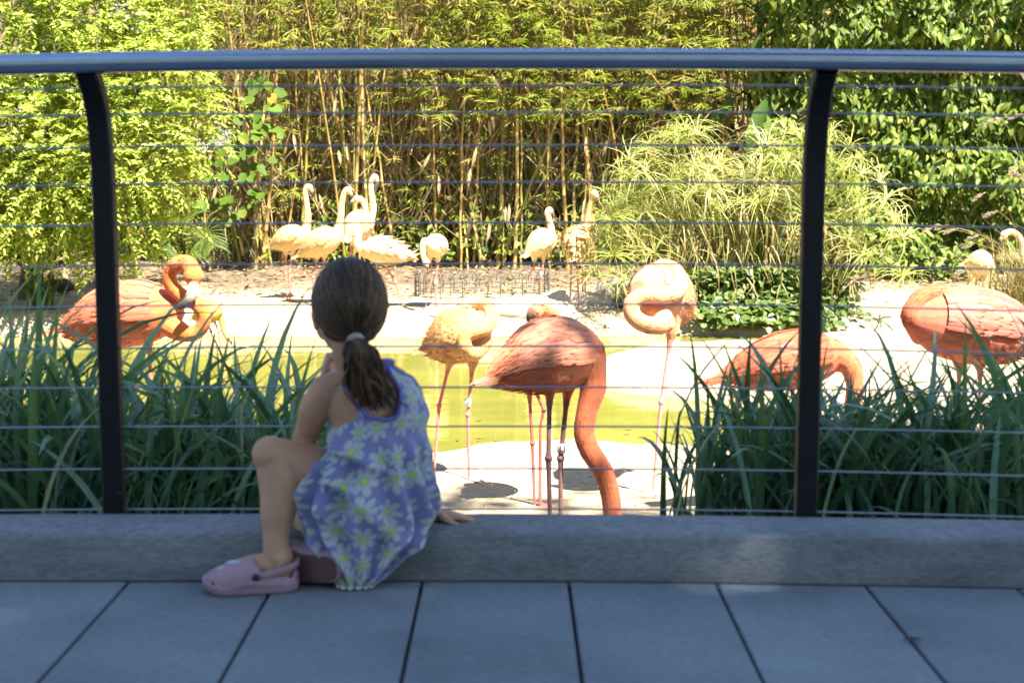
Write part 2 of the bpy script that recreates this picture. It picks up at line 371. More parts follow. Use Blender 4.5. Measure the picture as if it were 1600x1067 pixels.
def culm_mat():
    m, nt, b = new_mat('bamboo_culm')
    o = N(nt, 'ShaderNodeObjectInfo'); a = N(nt, 'ShaderNodeAttribute', attribute_name='rnd')
    mm = N(nt, 'ShaderNodeMath', operation='ADD'); nt.links.new(o.outputs['Random'], mm.inputs[0]); nt.links.new(a.outputs['Fac'], mm.inputs[1])
    fr = N(nt, 'ShaderNodeMath', operation='FRACT'); nt.links.new(mm.outputs[0], fr.inputs[0])
    n1 = noise_tex(nt, 3.0, 4, 0.6)
    c1 = ramp(nt, fr.outputs[0], [(0, (0.32, 0.20, 0.065)), (0.35, (0.42, 0.29, 0.105)), (0.65, (0.27, 0.25, 0.06)), (0.85, (0.17, 0.20, 0.045)), (1, (0.48, 0.37, 0.18))])
    mx = N(nt, 'ShaderNodeMix', data_type='RGBA', blend_type='MULTIPLY'); mx.inputs['Factor'].default_value = 1
    nt.links.new(c1, mx.inputs['A']); nt.links.new(ramp(nt, n1, [(0.3, (0.6, 0.55, 0.45)), (0.65, (1.1, 1.1, 1.05))]), mx.inputs['B'])
    nt.links.new(mx.outputs['Result'], b.inputs['Base Color']); b.inputs['Roughness'].default_value = 0.45; return m
M['culm'] = culm_mat()

# ================================================================== SETTING
def cx_(x):                      # the walk bends gently towards the camera on the right
    return -0.055 * (max(0.0, x) / 1.04) ** 1.5 if x < 3 else -0.27 - 0.13 * (x - 3)
# ---- ground: one sheet with pond bed, banks and the bank behind the bamboo
def axis(a, b, step, far, grow=1.35):
    c = list(np.arange(a, b + 1e-6, step)); s = step
    lo = []; v = a
    while v > -far: s *= grow; v -= s; lo.append(v)
    hi = []; v = c[-1]; s = step
    while v < far: s *= grow; v += s; hi.append(v)
    return np.array(lo[::-1] + c + hi)
gx = axis(-9, 9, 0.10, 140); gy = axis(3.0, 25, 0.10, 140)
GX, GY = np.meshgrid(gx, gy)
hill = 6.5 * smooth01((GY - 23.6) / 4.0)
GZ = ground_z(GX, GY) + hill + 0.012 * np.sin(GX * 9.1 + GY * 5) * np.sin(GY * 7.7 - GX * 3)
GZ = GZ + np.where((GY > 6), 0.022 * np.sin(GX * 3.1 + 1.3 * GY) * np.sin(GY * 2.6 - 0.7 * GX), 0)
nv = len(gx); idx = np.arange(len(gx) * len(gy)).reshape(len(gy), len(gx))
a_, b_, c_, d_ = idx[:-1, :-1].ravel(), idx[:-1, 1:].ravel(), idx[1:, 1:].ravel(), idx[1:, :-1].ravel()
me = tri_mesh('ground', np.stack([GX.ravel(), GY.ravel(), GZ.ravel()], 1), np.concatenate([np.stack([a_, b_, c_], 1), np.stack([a_, c_, d_], 1)]), M['sand'])
ground = link(bpy.data.objects.new('ground', me)); tag(ground, kind='structure')
# ---- pond
wx = np.arange(-11, 7.01, 0.25); wy = np.arange(8.2, 15.7, 0.25); WX, WY = np.meshgrid(wx, wy); idx = np.arange(WX.size).reshape(WX.shape)
a_, b_, c_, d_ = idx[:-1, :-1].ravel(), idx[:-1, 1:].ravel(), idx[1:, 1:].ravel(), idx[1:, :-1].ravel()
me = tri_mesh('pond_water', np.stack([WX.ravel(), WY.ravel(), np.full(WX.size, WATER_Z)], 1), np.concatenate([np.stack([a_, b_, c_], 1), np.stack([a_, c_, d_], 1)]), M['water'])
tag(link(bpy.data.objects.new('pond_water', me)), kind='structure')
# ---- paving: a dark joint bed with every slab a piece of its own
mb = MB(); mb.box((-9, -9, -0.2), (9, 3.03, -0.014))
paving = mb.build('paving', M['joint'], None, False); tag(paving, kind='structure')
pitch = 0.3055
for i in range(-14, 16):
    x0 = 0.118 + (i - 0.0) * pitch + 0.0035; x1 = x0 + pitch - 0.007
    for r, (y0, y1) in enumerate(((1.70, None), (0.48, 1.691))):
        if r == 1 and abs(i) > 8: continue
        ya = (3.046 + cx_(x0)) if y1 is None else y1; yb = (3.046 + cx_(x1)) if y1 is None else y1
        b = 0.003; z0, z1 = -0.05, random.uniform(-0.0008, 0.0008)
        vs = [(x0, y0, z0), (x1, y0, z0), (x1, yb, z0), (x0, ya, z0), (x0, y0, z1 - b), (x1, y0, z1 - b), (x1, yb, z1 - b), (x0, ya, z1 - b),
              (x0 + b, y0 + b, z1), (x1 - b, y0 + b, z1), (x1 - b, yb - b, z1), (x0 + b, ya - b, z1)]
        mb = MB(); mb.add(vs, [(8, 9, 10, 11), (0, 1, 5, 4), (1, 2, 6, 5), (2, 3, 7, 6), (3, 0, 4, 7), (4, 5, 9, 8), (5, 6, 10, 9), (6, 7, 11, 10), (7, 4, 8, 11)])
        mb.build('paving_slab', M['slab'], paving, False)
mb = MB(); mb.box((-9, -9, -0.013), (9, 0.47, 0.0)); mb.build('paving_slab', M['slab'], paving, False)
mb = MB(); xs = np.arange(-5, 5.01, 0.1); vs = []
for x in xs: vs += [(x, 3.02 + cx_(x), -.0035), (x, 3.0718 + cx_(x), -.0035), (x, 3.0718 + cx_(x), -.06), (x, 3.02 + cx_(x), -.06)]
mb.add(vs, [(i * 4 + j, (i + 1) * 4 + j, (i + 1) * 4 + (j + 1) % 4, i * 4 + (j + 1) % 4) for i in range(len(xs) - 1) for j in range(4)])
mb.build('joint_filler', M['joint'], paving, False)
# ---- low concrete kerb under the railing
prof = [(0.0, -0.15), (-0.001, 0.0), (0.002, 0.086), (0.006, 0.094), (0.014, 0.0985), (0.03, 0.1), (0.16, 0.1), (0.170, 0.098), (0.175, 0.09), (0.176, -0.3)]
mb = MB(); xs = np.arange(-7, 7.01, 0.05); k = len(prof); vs = []
for x in xs:
    for (dy, z) in prof:
        w = 0.0016 * mnoise.noise((x * 3.0, z * 22, dy * 9)) + 0.0009 * mnoise.noise((x * 11, z * 60, 3 + dy * 20))
        vs.append((x, 3.068 + cx_(x) + dy + w, z + (0.0012 * mnoise.noise((x * 4, dy * 20, 7)) if z > 0.05 else 0)))
mb.add(vs, [(i * k + j, (i + 1) * k + j, (i + 1) * k + j + 1, i * k + j + 1) for i in range(len(xs) - 1) for j in range(k - 1)])
kerb = mb.build('kerb', M['kerb']); tag(kerb, kind='structure')

# ================================================================== RAILING
rail_t = empty('cable_railing', (0, 3.25, 0.0), 'dark steel railing with round handrail, curved posts and thin horizontal cables on the kerb', 'railing')
def path_y(z):                   # posts lean towards the walk at the top
    return float(np.interp(z, [-1, 0.78, 0.86, 0.93, 0.98, 1.01, 1.04, 1.07], [3.272, 3.272, 3.268, 3.256, 3.238, 3.218, 3.188, 3.15]))
def dz_(x): return -0.011 * min(x * x, 1.6)
mb = MB(); pts = [(x, 3.15 + cx_(x), 1.077 + dz_(x)) for x in np.arange(-4.2, 4.21, 0.2)]
mb.loft(pts, 0.0213, n=20); mb.build('handrail', M['rail'], rail_t)
zs = [-0.13, 0.2, 0.5, 0.7, 0.78, 0.82, 0.86, 0.89, 0.92, 0.945, 0.97, 0.99, 1.01, 1.03, 1.045, 1.06]
for px_ in (-2.35, -0.883, 0.6467, 2.12, -3.82, 3.59):
    mb = MB(); vs = []; hw, hd = 0.0228, 0.019
    P = [Vector((px_, path_y(z) + cx_(px_), z)) for z in zs]
    for i, p in enumerate(P):
        t = (P[min(i + 1, len(P) - 1)] - P[max(i - 1, 0)]).normalized(); nn = Vector((0, t.z, -t.y))
        e = 0.004
        for (u, v) in ((-hw, -hd + e), (-hw + e, -hd), (hw - e, -hd), (hw, -hd + e), (hw, hd - e), (hw - e, hd), (-hw + e, hd), (-hw, hd - e)):
            vs.append(p + Vector((u, 0, 0)) + nn * v)
    n = 8; fs = [(i * n + j, i * n + (j + 1) % n, (i + 1) * n + (j + 1) % n, (i + 1) * n + j) for i in range(len(P) - 1) for j in range(n)]
    mb.add(vs, fs); post = mb.build('post', M['steel_dark'], rail_t, False)
wire_py = [133, 175, 226, 284, 347, 411, 474, 540, 604, 665, 731, 794]
for py in wire_py:
    z = 0.9
    for _ in range(12):
        p = at(700, py, path_y(z)); z = 0.5 * z + 0.5 * p.z
    mb = MB(); pts = [(x, path_y(z) + cx_(x) + 0.0, z + dz_(x) * (0.75 if z > .4 else 0.3) - 0.0015 * math.sin(math.pi * ((x + 0.883) / 1.5)) ** 2) for x in np.arange(-4.1, 4.11, 0.15)]
    mb.loft(pts, 0.0021, n=8); mb.build('cable', M['cable'], rail_t)

# ================================================================== SHADE TREES (behind and above the walk, they keep it in shade)
def shade_tree(x, y, h, cx, cy, r0, r1, n, label, lobes=()):
    t = empty('shade_tree', (x, y, 0), label, 'tree')
    mb = MB(); mb.tube([(x, y, -0.1), (x + .05, y + .1, h * .35), ((x + cx) / 2 * .4 + x * .6, (y + cy) / 2 * .4 + y * .6, h * .62), (x * .6 + cx * .4, y * .6 + cy * .4, h * .9)], [.24, .19, .15, .09], n=12, sub=6)
    for k in range(9):
        an = k * 2.4; q = Vector((cx + math.cos(an) * r0 * .6, cy + math.sin(an) * r1 * .6, h + random.uniform(-.2, .8)))
        mb.tube([(x + .05, y + .1, h * .5), (x * .5 + q.x * .5, y * .5 + q.y * .5, h * .8), tuple(q)], [.09, .06, .025], n=7, sub=4)
    mb.build('trunk', M['bark'], t)
    P = []
    while len(P) < n:
        u, v = rng.uniform(-1, 1, 2); rr = math.hypot(u, v)
        an = math.atan2(v, u); edge = 1 + 0.10 * math.sin(5 * an + cx) + 0.07 * math.sin(11 * an + 2)
        if rr > edge: continue
        px, py = cx + u * r0, cy + v * r1
        hh = math.sqrt(max(0.03, 1 - (rr / edge) ** 2))
        P.append((px, py, h + rng.uniform(-0.55, 1.0) * 1.7 * hh + 0.3 * math.sin(px * 1.7) * math.cos(py * 1.4)))
    for (lx, ly, l0, l1, k) in lobes:
        lx, ly = crown_for(lx, ly, h); th = rng.uniform(0, 6.28, k); rr = np.sqrt(rng.random(k)); P += list(zip(lx + l0 * rr * np.cos(th), ly + l1 * rr * np.sin(th), h + rng.uniform(-.5, .9, k)))
    P = np.array(P); q0 = P[:, 0] - SUN.x / SUN.z * P[:, 2]; q1 = P[:, 1] - SUN.y / SUN.z * P[:, 2]; gap = np.zeros(len(P), bool)
    for (sx, sy, sr, sk_) in ((.42, 3.04, .16, .26), (.60, 3.05, .10, .35), (.63, 2.78, .13, .3), (.88, 2.66, .15, .48)): gap |= (np.hypot(q0 - sx, q1 - sy) < sr) & (rng.random(len(P)) > sk_)  # leaves cut out here to aim sun patches at kerb and paving
    P = P[~gap]; n = len(P); T = unit(n); T[:, 2] = -abs(T[:, 2]) * .5
    Nn = np.array([0, 0, 1.0]) + unit(n) * .55
    leaves('crown', P, T, Nn, rng.uniform(.18, .30, n), rng.uniform(.10, .15, n), M['hedge_leaf'], t)
def crown_for(gx_, gy_, h): return gx_ + SUN.x / SUN.z * h, gy_ + SUN.y / SUN.z * h
# the crowns sit where the sun has to pass to reach the walk and the planted strip
c1 = crown_for(-2.6, 2.0, 10.5); c2 = crown_for(3.4, 2.2, 11.0)
shade_tree(c1[0] - 1.5, -3.4, 10.5, c1[0], c1[1], 4.4, 4.0, 24000, 'tall broad-leaved tree shading the paved walk behind the girl', [(0.35, 4.9, 1.5, 1.9, 1150), (-.6, 1.4, 2.2, 2.4, 3500)])
shade_tree(c2[0] + 0.9, -3.8, 11.0, c2[0], c2[1], 4.4, 3.9, 11500, 'second broad-leaved tree shading the right end of the walk')

# ================================================================== FAR BANK: rocks, wire ring, sticks
def rock(px, py, wpx, hpx, dpt, label, mat='rock', seed=0, grp='rocks along the far edge of the pond', tilt=0.0):
    D = solveD(px, py); p = at(px, py, D); s = D / F
    rx, rz, ry = wpx * s / 2, hpx * s, dpt
    bm = bmesh.new(); bmesh.ops.create_icosphere(bm, subdivisions=4, radius=1)
    for v in bm.verts:
        c = v.co.copy(); d = 1 + 0.30 * mnoise.noise(c * 1.2 + Vector((seed * 3.1, 0, 0))) + 0.12 * mnoise.noise(c * 3.1 + Vector((0, seed, 0))) + 0.04 * mnoise.noise(c * 8 + Vector((0, seed, 3)))
        v.co = Vector((c.x * rx * d, c.y * ry * d, max(c.z, -0.55) * rz * d))
    me = bpy.data.meshes.new('rock'); bm.to_mesh(me); bm.free(); me.materials.append(M[mat])
    me.polygons.foreach_set('use_smooth', [True] * len(me.polygons))
    o = link(bpy.data.objects.new('rock', me)); o.location = (p.x, D + ry * .5, gz(p.x, D + ry * .5) + rz * 0.05); o.rotation_euler = (0, tilt, random.uniform(-.2, .2))
    tag(o, label, 'rock', grp)
rock(820, 492, 190, 22, .30, 'broad low pale rock just behind the dark coral flamingo', seed=1)
rock(905, 478, 130, 20, .28, 'pale rock under the two pale flamingos beside the feathery sedge', seed=2)
rock(730, 493, 120, 14, .24, 'flat pale rock below the wire ring', seed=3)
rock(985, 478, 60, 16, .2, 'small dark rock beside the balled-up flamingo', mat='bark', seed=5)  # rock shape in the dark bark colour
rock(965, 468, 85, 26, .25, 'pale rock at the left foot of the feathery sedge', seed=6)
rock(1230, 512, 150, 12, .25, 'long pale stone edging under the round-leaved ground cover', seed=7)
rock(1400, 470, 130, 10, .3, 'flat pale rock at the foot of the broad-leaved hedge', seed=8)
rock(1560, 690, 260, 60, .55, 'large rounded pale boulder behind the right-hand strap-leaf plants', seed=10)

def wire_ring():
    D = solveD(752, 470); c = at(752, 468, D); cy = D + 0.42; s = D / F
    t = empty('wire_ring_fence', (c.x, cy, gz(c.x, cy)), 'low oval ring fence of galvanised wire with hooped top on the far bank', 'wire fence')
    A, B = 108 * s, 0.40; z0 = gz(c.x, cy)
    def q(an, z): return Vector((c.x + A * math.cos(an), cy + B * math.sin(an), z0 + z))
    hgt = 0.26
    for z in (0.02, 0.075, 0.13, 0.18):
        mb = MB(); pts = [q(2 * math.pi * i / 64, z + .006 * math.sin(i)) for i in range(65)]
        mb.loft(pts, 0.0055, n=6); mb.build('ring_wire', M['wire'], t)
    nh = 34
    for i in range(nh):
        a0, a1 = 2 * math.pi * i / nh, 2 * math.pi * (i + 1.35) / nh; mb = MB()
        pts = [q(a0, 0), q(a0, 0.15), q(a0, hgt * .8)] + [q(a0 + (a1 - a0) * u, hgt * .8 + .085 * math.sin(math.pi * u)) for u in (.15, .35, .5, .65, .85)] + [q(a1, hgt * .8), q(a1, 0.15)]
        mb.loft(pts, 0.0050, n=5); mb.build('hoop', M['wire'], t)
wire_ring()
# leaf litter on the far bank
n = 5200; X = rng.uniform(-7, 6.5, n); Y = rng.uniform(15.4, 20.5, n); keep = rng.random(n) < np.clip((Y - 15.6) / 2.0, .05, 1); X, Y = X[keep], Y[keep]; n = len(X)
T = unit(n); T[:, 2] *= .15; Nn = np.array([0, 0, 1.]) + unit(n) * .5
o = leaves('leaf_litter', np.stack([X, Y, ground_z(X, Y) + .03], 1), T, Nn, rng.uniform(.05, .15, n), rng.uniform(.02, .05, n), M['dry']); tag(o, kind='stuff')
n = 260; X = rng.uniform(-1.2, 1.2, n); Y = rng.uniform(6.9, 8.6, n); T = unit(n); T[:, 2] *= .1
o = leaves('debris_litter', np.stack([X, Y, ground_z(X, Y) + .022], 1), T, np.array([0, 0, 1.]) + unit(n) * .3, rng.uniform(.01, .05, n), rng.uniform(.006, .014, n), M['dry']); tag(o, kind='stuff')
n = 170; X = rng.uniform(-3.5, 2.0, n); Y = np.where(rng.random(n) < .5, 9.1 + abs(rng.normal(0, .5, n)), 14.7 - abs(rng.normal(0, .6, n))); T = unit(n); T[:, 2] *= .05
o = leaves('floating_litter', np.stack([X, Y, np.full(n, WATER_Z + .006)], 1), T, np.array([0, 0, 1.]) + unit(n) * .12, rng.uniform(.02, .07, n), rng.uniform(.01, .025, n), M['dry']); tag(o, kind='stuff')
# small fallen leaf on the paving
p = at(1425, 1003, 2.6); 
for _ in range(30): p = at(1425, 1003, p.y * (H / max(1e-6, H - p.z)))
o = leaves('fallen_leaf', np.array([[p.x - .018, p.y, .004], [p.x - .002, p.y, .005]]), np.array([[1, .1, .12], [1, -.35, .35]]), np.array([[0, -.3, 1], [0, .4, 1.]]), np.array([.034, .024]), np.array([.012, .012]), M['dry'], tpl=LEAF_HI, rnd=np.array([0., .1]), org=(p.x, p.y, 0)); o.location = (p.x, p.y, 0)
tag(o, 'small curled brown leaf lying on a paving joint', 'leaf')

# added unseen hedge behind the camera; blocks light to darken kerb front and posts
t = empty('unseen_blocker_hedge', (0, -5.5, 0), 'unseen hedge added behind the paved walk to keep light off the kerb front', 'hedge')
mb = MB()
for k in range(24): mb.tube([(-8.5 + k * .74, -5.6, -.05), (-8.4 + k * .74, -5.55, 3), (-8.5 + k * .74, -5.6, 6.5)], [.05, .04, .02], n=6)
mb.build('stem', M['bark'], t); n = 13000; P = np.stack([rng.uniform(-9, 9, n), -5.5 + rng.normal(0, .35, n), rng.uniform(0, 7.0, n)], 1)
leaves('foliage', P, unit(n) - np.array([0, 0, .5]), np.array([0, .6, .7]) + unit(n) * .5, rng.uniform(.2, .34, n), rng.uniform(.12, .18, n), M['hedge_leaf'], t)

# ================================================================== PLANTS BEHIND THE POND
def wpt(px, py, D): return np.array(at(px, py, D))
# ---- lime-green flowering shrub on the left
def shrub():
    base = at(40, 440, 16.6); bz = gz(base.x, base.y)
    t = empty('lime_green_shrub', (base.x, base.y, bz), 'large lime-green flowering shrub overhanging the left bank of the pond', 'shrub')
    lumps = [(60, 40, 15.7, 190), (190, 40, 15.6, 120), (262, 25, 15.6, 62), (225, 130, 15.2, 110), (285, 195, 15.2, 62), (190, 240, 15.1, 110), (50, 240, 15.2, 150), (228, 310, 15.2, 58), (195, 365, 15.2, 52), (90, 315, 15.4, 72), (-80, 130, 15.8, 210), (-60, 300, 15.6, 120), (140, -120, 16, 190), (10, 325, 15.7, 60)]
    mb = MB()
    mb.tube([(base.x, base.y, bz - .1), (base.x + .1, base.y - .1, bz + .5), (base.x + .2, base.y - .3, bz + 1.2), (base.x + .1, base.y - .5, bz + 2.2)], [.11, .09, .07, .04], n=9)
    for (px, py, D, r) in lumps:
        q = at(px, py, D + .5); mb.tube([(base.x + .05, base.y - .05, bz + .3), ((base.x + q.x) / 2, (base.y + q.y) / 2 + .1, bz * .4 + q.z * .6), tuple(q)], [.05, .035, .015], n=6)
    q0, q1 = at(-20, 412, 15.9), at(85, 383, 15.3); mb.tube([tuple(q0), tuple((q0 + q1) / 2 + Vector((0, 0, .02))), tuple(q1)], [.03, .025, .012], n=6)
    mb.build('trunk', M['bark'], t)
    P = []; T = []; Nn = []; R = []
    for (px, py, D, r) in lumps:
        c = wpt(px, py, D); rr = r * D / F
        nt_ = int(210 * (r / 100) ** 1.9) + 30
        d = unit(nt_ * 2); d = d[(d[:, 1] < 0.45)][:nt_]
        for dv in d:
            st = c + dv * rr * rng.uniform(.50, .96); L = rng.uniform(.22, .48)
            ax = norm(dv * .9 + np.array([0, -.15, .15]) + rng.normal(size=3) * .4); hue = rng.normal(0, .16)
            k = int(L / .022)
            for j in range(k):
                u = j / k; p = st + ax * L * u + np.array([0, 0, -.30 * L * u * u])
                side = np.cross(ax, [0, 0, 1.0]) * (1 if j % 2 else -1) + rng.normal(size=3) * .35
                P.append(p); T.append(ax * .6 + side * .9 + np.array([0, 0, -.25])); Nn.append(np.array([0.15, -.35, 1.0]) + rng.normal(size=3) * .4); R.append(np.clip(.5 + hue + rng.normal(0, .15), 0, 1))
    n = len(P); leaves('crown', P, T, Nn, rng.uniform(.050, .085, n), rng.uniform(.024, .038, n), M['bush_leaf'], t, rnd=np.array(R))
    for (px, py, w) in ((210, 28, 34), (186, 12, 22), (352, 205, 18), (318, 226, 16), (345, 222, 12), (20, 205, 22), (28, 172, 14), (45, 283, 12)):
        c = wpt(px, py, 14.75); k = int(w * 2.2); P = c + rng.normal(size=(k, 3)) * np.array([.4, .3, .45]) * w * 14.75 / F
        leaves('flower_cluster', P, unit(k), unit(k), rng.uniform(.02, .035, k), rng.uniform(.016, .025, k), M['lilac'], t)['kind'] = 'stuff'
shrub()

# ---- bamboo: clumps of single culms with a leafy part each
def culm_mesh(h, r, bend, nodes):
    mb = MB(); pts = []; rad = []
    k = int(h / nodes)
    for i in range(k):
        z = i * nodes; rr = r * (1 - .55 * i / k)
        for dz, f in ((0.0, 1.0), (.010, 1.22), (.022, 1.0)):
            u = (z + dz) / h; pts.append((bend * u * u * h, .04 * math.sin(i * 2.1) * 0.3, z + dz)); rad.append(rr * f)
    mb.loft(pts, rad, n=7, ref=(0, 1, 0)); return mb.mesh('culm', M['culm'])
culms = [culm_mesh(random.uniform(4.2, 5.2), random.uniform(.014, .029), random.uniform(-.06, .12), random.uniform(.26, .36)) for _ in range(12)]
FAN = []
def sprays(pts, out, n_leaf=(5, 9), L=(.11, .19), Wd=(.014, .021), hue=.45):
    P = []; T = []; Nn = []; R = []
    for c, o in zip(pts, out):
        k = rng.integers(*n_leaf); ax = norm(o + np.array([0, 0, -.35]) + rng.normal(size=3) * .3); sd = norm(np.cross(ax, [0, 0, 1.0])); h = np.clip(rng.normal(hue, .2), 0, 1)
        for j in range(k):
            an = (j / (k - 1) - .5) * rng.uniform(2.0, 3.6)
            P.append(c + rng.normal(size=3) * .012); T.append(ax * math.cos(an) + sd * math.sin(an) + rng.normal(size=3) * .16); Nn.append(np.array([.1, -.5, 1]) + rng.normal(size=3) * .3); R.append(np.clip(h + rng.normal(0, .12), 0, 1))
    n = len(P); return P, T, Nn, rng.uniform(*L, n), rng.uniform(*Wd, n), np.array(R)
def dens(px, py):
    d = .55
    if py < 110 and 690 < px < 1170: d = 3.0
    elif py < 200 and 840 < px < 1150: d = 1.3
    if 845 < px < 935 and 90 < py < 285: d = 2.0
    if 270 < px < 560 and py < 75: d = 1.5
    if py < 60: d = max(d, 1.1)
    if 400 < px < 560 and 60 < py < 200: d = .5
    if py > 300: d = .75
    return d
names = [(305, 'behind the lime shrub'), (400, 'behind the round-leaved vine'), (478, 'behind the leftmost pale flamingo'), (556, 'behind the tallest pale flamingo'), (640, 'behind the small pale flamingo with its head down'),
         (724, 'behind the wire ring'), (800, 'right of the wire ring'), (880, 'with a bright leafy spray hanging above the pale pair'), (968, 'with stout pale canes left of the feathery sedge'), (1060, 'rising behind the feathery sedge'), (1150, 'left of the large tropical leaves')]
for (px, where) in names:
    D0 = 20.0 + random.uniform(-.3, .3); b = at(px, 405, D0); bz = gz(b.x, D0)
    t = empty('bamboo_clump', (b.x, D0, bz), 'tan and green bamboo clump ' + where, 'bamboo', 'bamboo clumps behind the far bank')
    stout = px in (968, 1060)
    for k in range(26):
        o = link(bpy.data.objects.new('culm', random.choice(culms)), t)
        x = random.gauss(0, .36); y = random.uniform(-.7, 1.6); s = random.uniform(.7, 1.25) * (1.25 if stout and k < 8 else 1)
        o.location = (x, y, gz(b.x + x, D0 + y) - bz - .05); o.scale = (s, s, random.uniform(.85, 1.1))
        lean = random.gauss(0, .10) if random.random() < .62 else random.gauss(0, .34)
        if stout and k < 8: lean *= .25
        o.rotation_euler = (random.gauss(.0, .05), lean, random.uniform(0, 6.28)) if random.random() < .5 else (random.gauss(0, .05), lean, random.uniform(-.3, .3))
    pts = []; out = []
    while len(pts) < 320:
        x, y = px + rng.uniform(-62, 62), rng.uniform(-190, 400)
        if rng.random() * 3.0 > dens(x, y): continue
        pts.append(wpt(x, y, D0 - .75 + abs(rng.normal(0, .8)))); out.append(np.array([rng.normal(0, .7), -.5, rng.normal(0, .3)]))
    top = 420 if 690 < px else 130
    for _ in range(top):
        x, y = px + rng.uniform(-62, 62), (rng.uniform(-230, 75) if rng.random() < .75 or px < 690 else rng.uniform(60, 190))
        pts.append(wpt(x, y, D0 - 1.35 + abs(rng.normal(0, .6)))); out.append(np.array([rng.normal(0, .7), -.6, rng.normal(0, .3)]))
    P, T, Nn, L, Wd, R = sprays(pts, out, hue=.62 if px > 690 else .6)
    o = leaves('foliage', P, T, Nn, L, Wd, M['bamboo_leaf'], t, rnd=R, tpl=LEAF_LO); tag(o, kind='stuff')
    # dry side twigs and loose sheaths
    n = 460; P = np.array([wpt(px + rng.uniform(-60, 60), rng.uniform(-100, 405), D0 - .6 + rng.uniform(0, 1.8)) for _ in range(n)])
    T = np.stack([rng.normal(0, .55, n), rng.normal(0, .3, n), rng.choice([-1, 1], n) * rng.uniform(.5, 1, n)], 1)
    o = leaves('dry_twig', P, T, np.array([0, -1., .2]) + unit(n) * .4, rng.uniform(.25, .9, n), rng.uniform(.006, .014, n), M['dry'], t, tpl=LEAF_STRIP, rnd=rng.uniform(.4, 1, n)); tag(o, kind='stuff')
    for _ in range(5):
        p = wpt(px + rng.uniform(-50, 50), rng.uniform(110, 380), D0 - .85)
        leaves('dry_sheath', [p], [[rng.normal(0, .25), -.1, -1]], [[.3 * rng.normal(), -1, 0]], .26 * rng.uniform(.7, 1.3), .05, M['dry'], t, tpl=LEAF_HI, rnd=np.array([.97]))
# dense growth filling the dark behind the canes
n = 27000; PX = rng.uniform(-900, 2500, n); PX[:14000] = rng.uniform(180, 1750, 14000); PY = rng.uniform(-420, 412, n); DD = rng.uniform(21.9, 23.4, n)
P = np.array([wpt(a, b, c) for a, b, c in zip(PX, PY, DD)])
o = leaves('dense_undergrowth', P, np.stack([rng.normal(0, .6, n), rng.normal(-.2, .3, n), -abs(rng.normal(.7, .4, n))], 1), np.array([0, -1., .6]) + unit(n) * .5, rng.uniform(.18, .42, n), rng.uniform(.07, .16, n), M['big_leaf'], None, tpl=LEAF_LO); tag(o, kind='stuff')
n = 3600; PX = rng.uniform(230, 1260, n); PY = rng.uniform(-160, 405, n); P = np.array([wpt(a, b, 20.9 + rng.uniform(0, .8)) for a, b in zip(PX, PY)])
o = leaves('cane_thatch', P, np.stack([rng.normal(0, .16, n), rng.normal(0, .1, n), np.ones(n)], 1), np.array([0, -1., .1]) + unit(n) * .5, rng.uniform(.7, 2.0, n), rng.uniform(.012, .034, n), [M['culm']], None, tpl=LEAF_STRIP); tag(o, kind='stuff')
# low dark creeper along the foot of the bamboo
pts = []; n = 800; PX = rng.uniform(480, 1010, n); PY = 400 - abs(rng.normal(0, 42, n)); P = np.array([wpt(a, b, 19.2 + rng.uniform(-.1, .5)) for a, b in zip(PX, PY)])
o = leaves('low_undergrowth', P, np.stack([rng.normal(0, .6, n), rng.normal(-.4, .2, n), -abs(rng.normal(.5, .4, n))], 1), np.array([0, -.6, 1.]) + unit(n) * .4, rng.uniform(.06, .13, n), rng.uniform(.03, .07, n), M['hedge_leaf']); tag(o, kind='stuff')

# ---- round-leaved vine climbing the bamboo
b = at(395, 400, 18.7); t = empty('round_leaved_vine', (b.x, 18.7, gz(b.x, 18.7)), 'green vine with round leaves climbing in front of the bamboo beside the lime shrub', 'vine')
mb = MB(); ctl = [[(395, 402), (372, 330), (385, 250), (400, 180), (415, 110)], [(400, 402), (350, 310), (330, 260), (345, 200)], [(390, 402), (405, 330), (395, 290), (380, 240)]]
for c in ctl: mb.tube([tuple(at(a, b_, 18.75)) for a, b_ in c], .008, n=5)
mb.build('stem', M['bark'], t)
spots = [(410, 135), (425, 150), (392, 150), (432, 170), (405, 172), (380, 168), (418, 190), (395, 195), (372, 190), (430, 205), (388, 215), (412, 215), (365, 222), (345, 232), (398, 235), (418, 240), (378, 245), (330, 250), (355, 255), (325, 268), (400, 255), (390, 272), (350, 275), (372, 268), (340, 312), (357, 318), (372, 312), (362, 335), (382, 330), (400, 300), (393, 312), (405, 308), (350, 300), (310, 240), (318, 310), (300, 325), (410, 120), (430, 130), (390, 130), (440, 140), (360, 205), (382, 225)]
for (px, py) in spots:
    for r in range(2 if rng.random() < .6 else 1):
        p = wpt(px + rng.normal(0, 6), py + rng.normal(0, 6), 18.55 + .25 * r + rng.normal(0, .05))
        leaves('leaf', [p], [[rng.normal(0, .6), -.35, -.45 + rng.normal(0, .35)]], [[rng.normal(0, .25), -.75, .75]], .17 * rng.uniform(.65, 1.2), .145 * rng.uniform(.75, 1.15), M['vine_leaf'], t, tpl=LEAF_ROUND, rnd=np.array([1.0 if rng.random() < .06 else rng.uniform(0, .75)]))
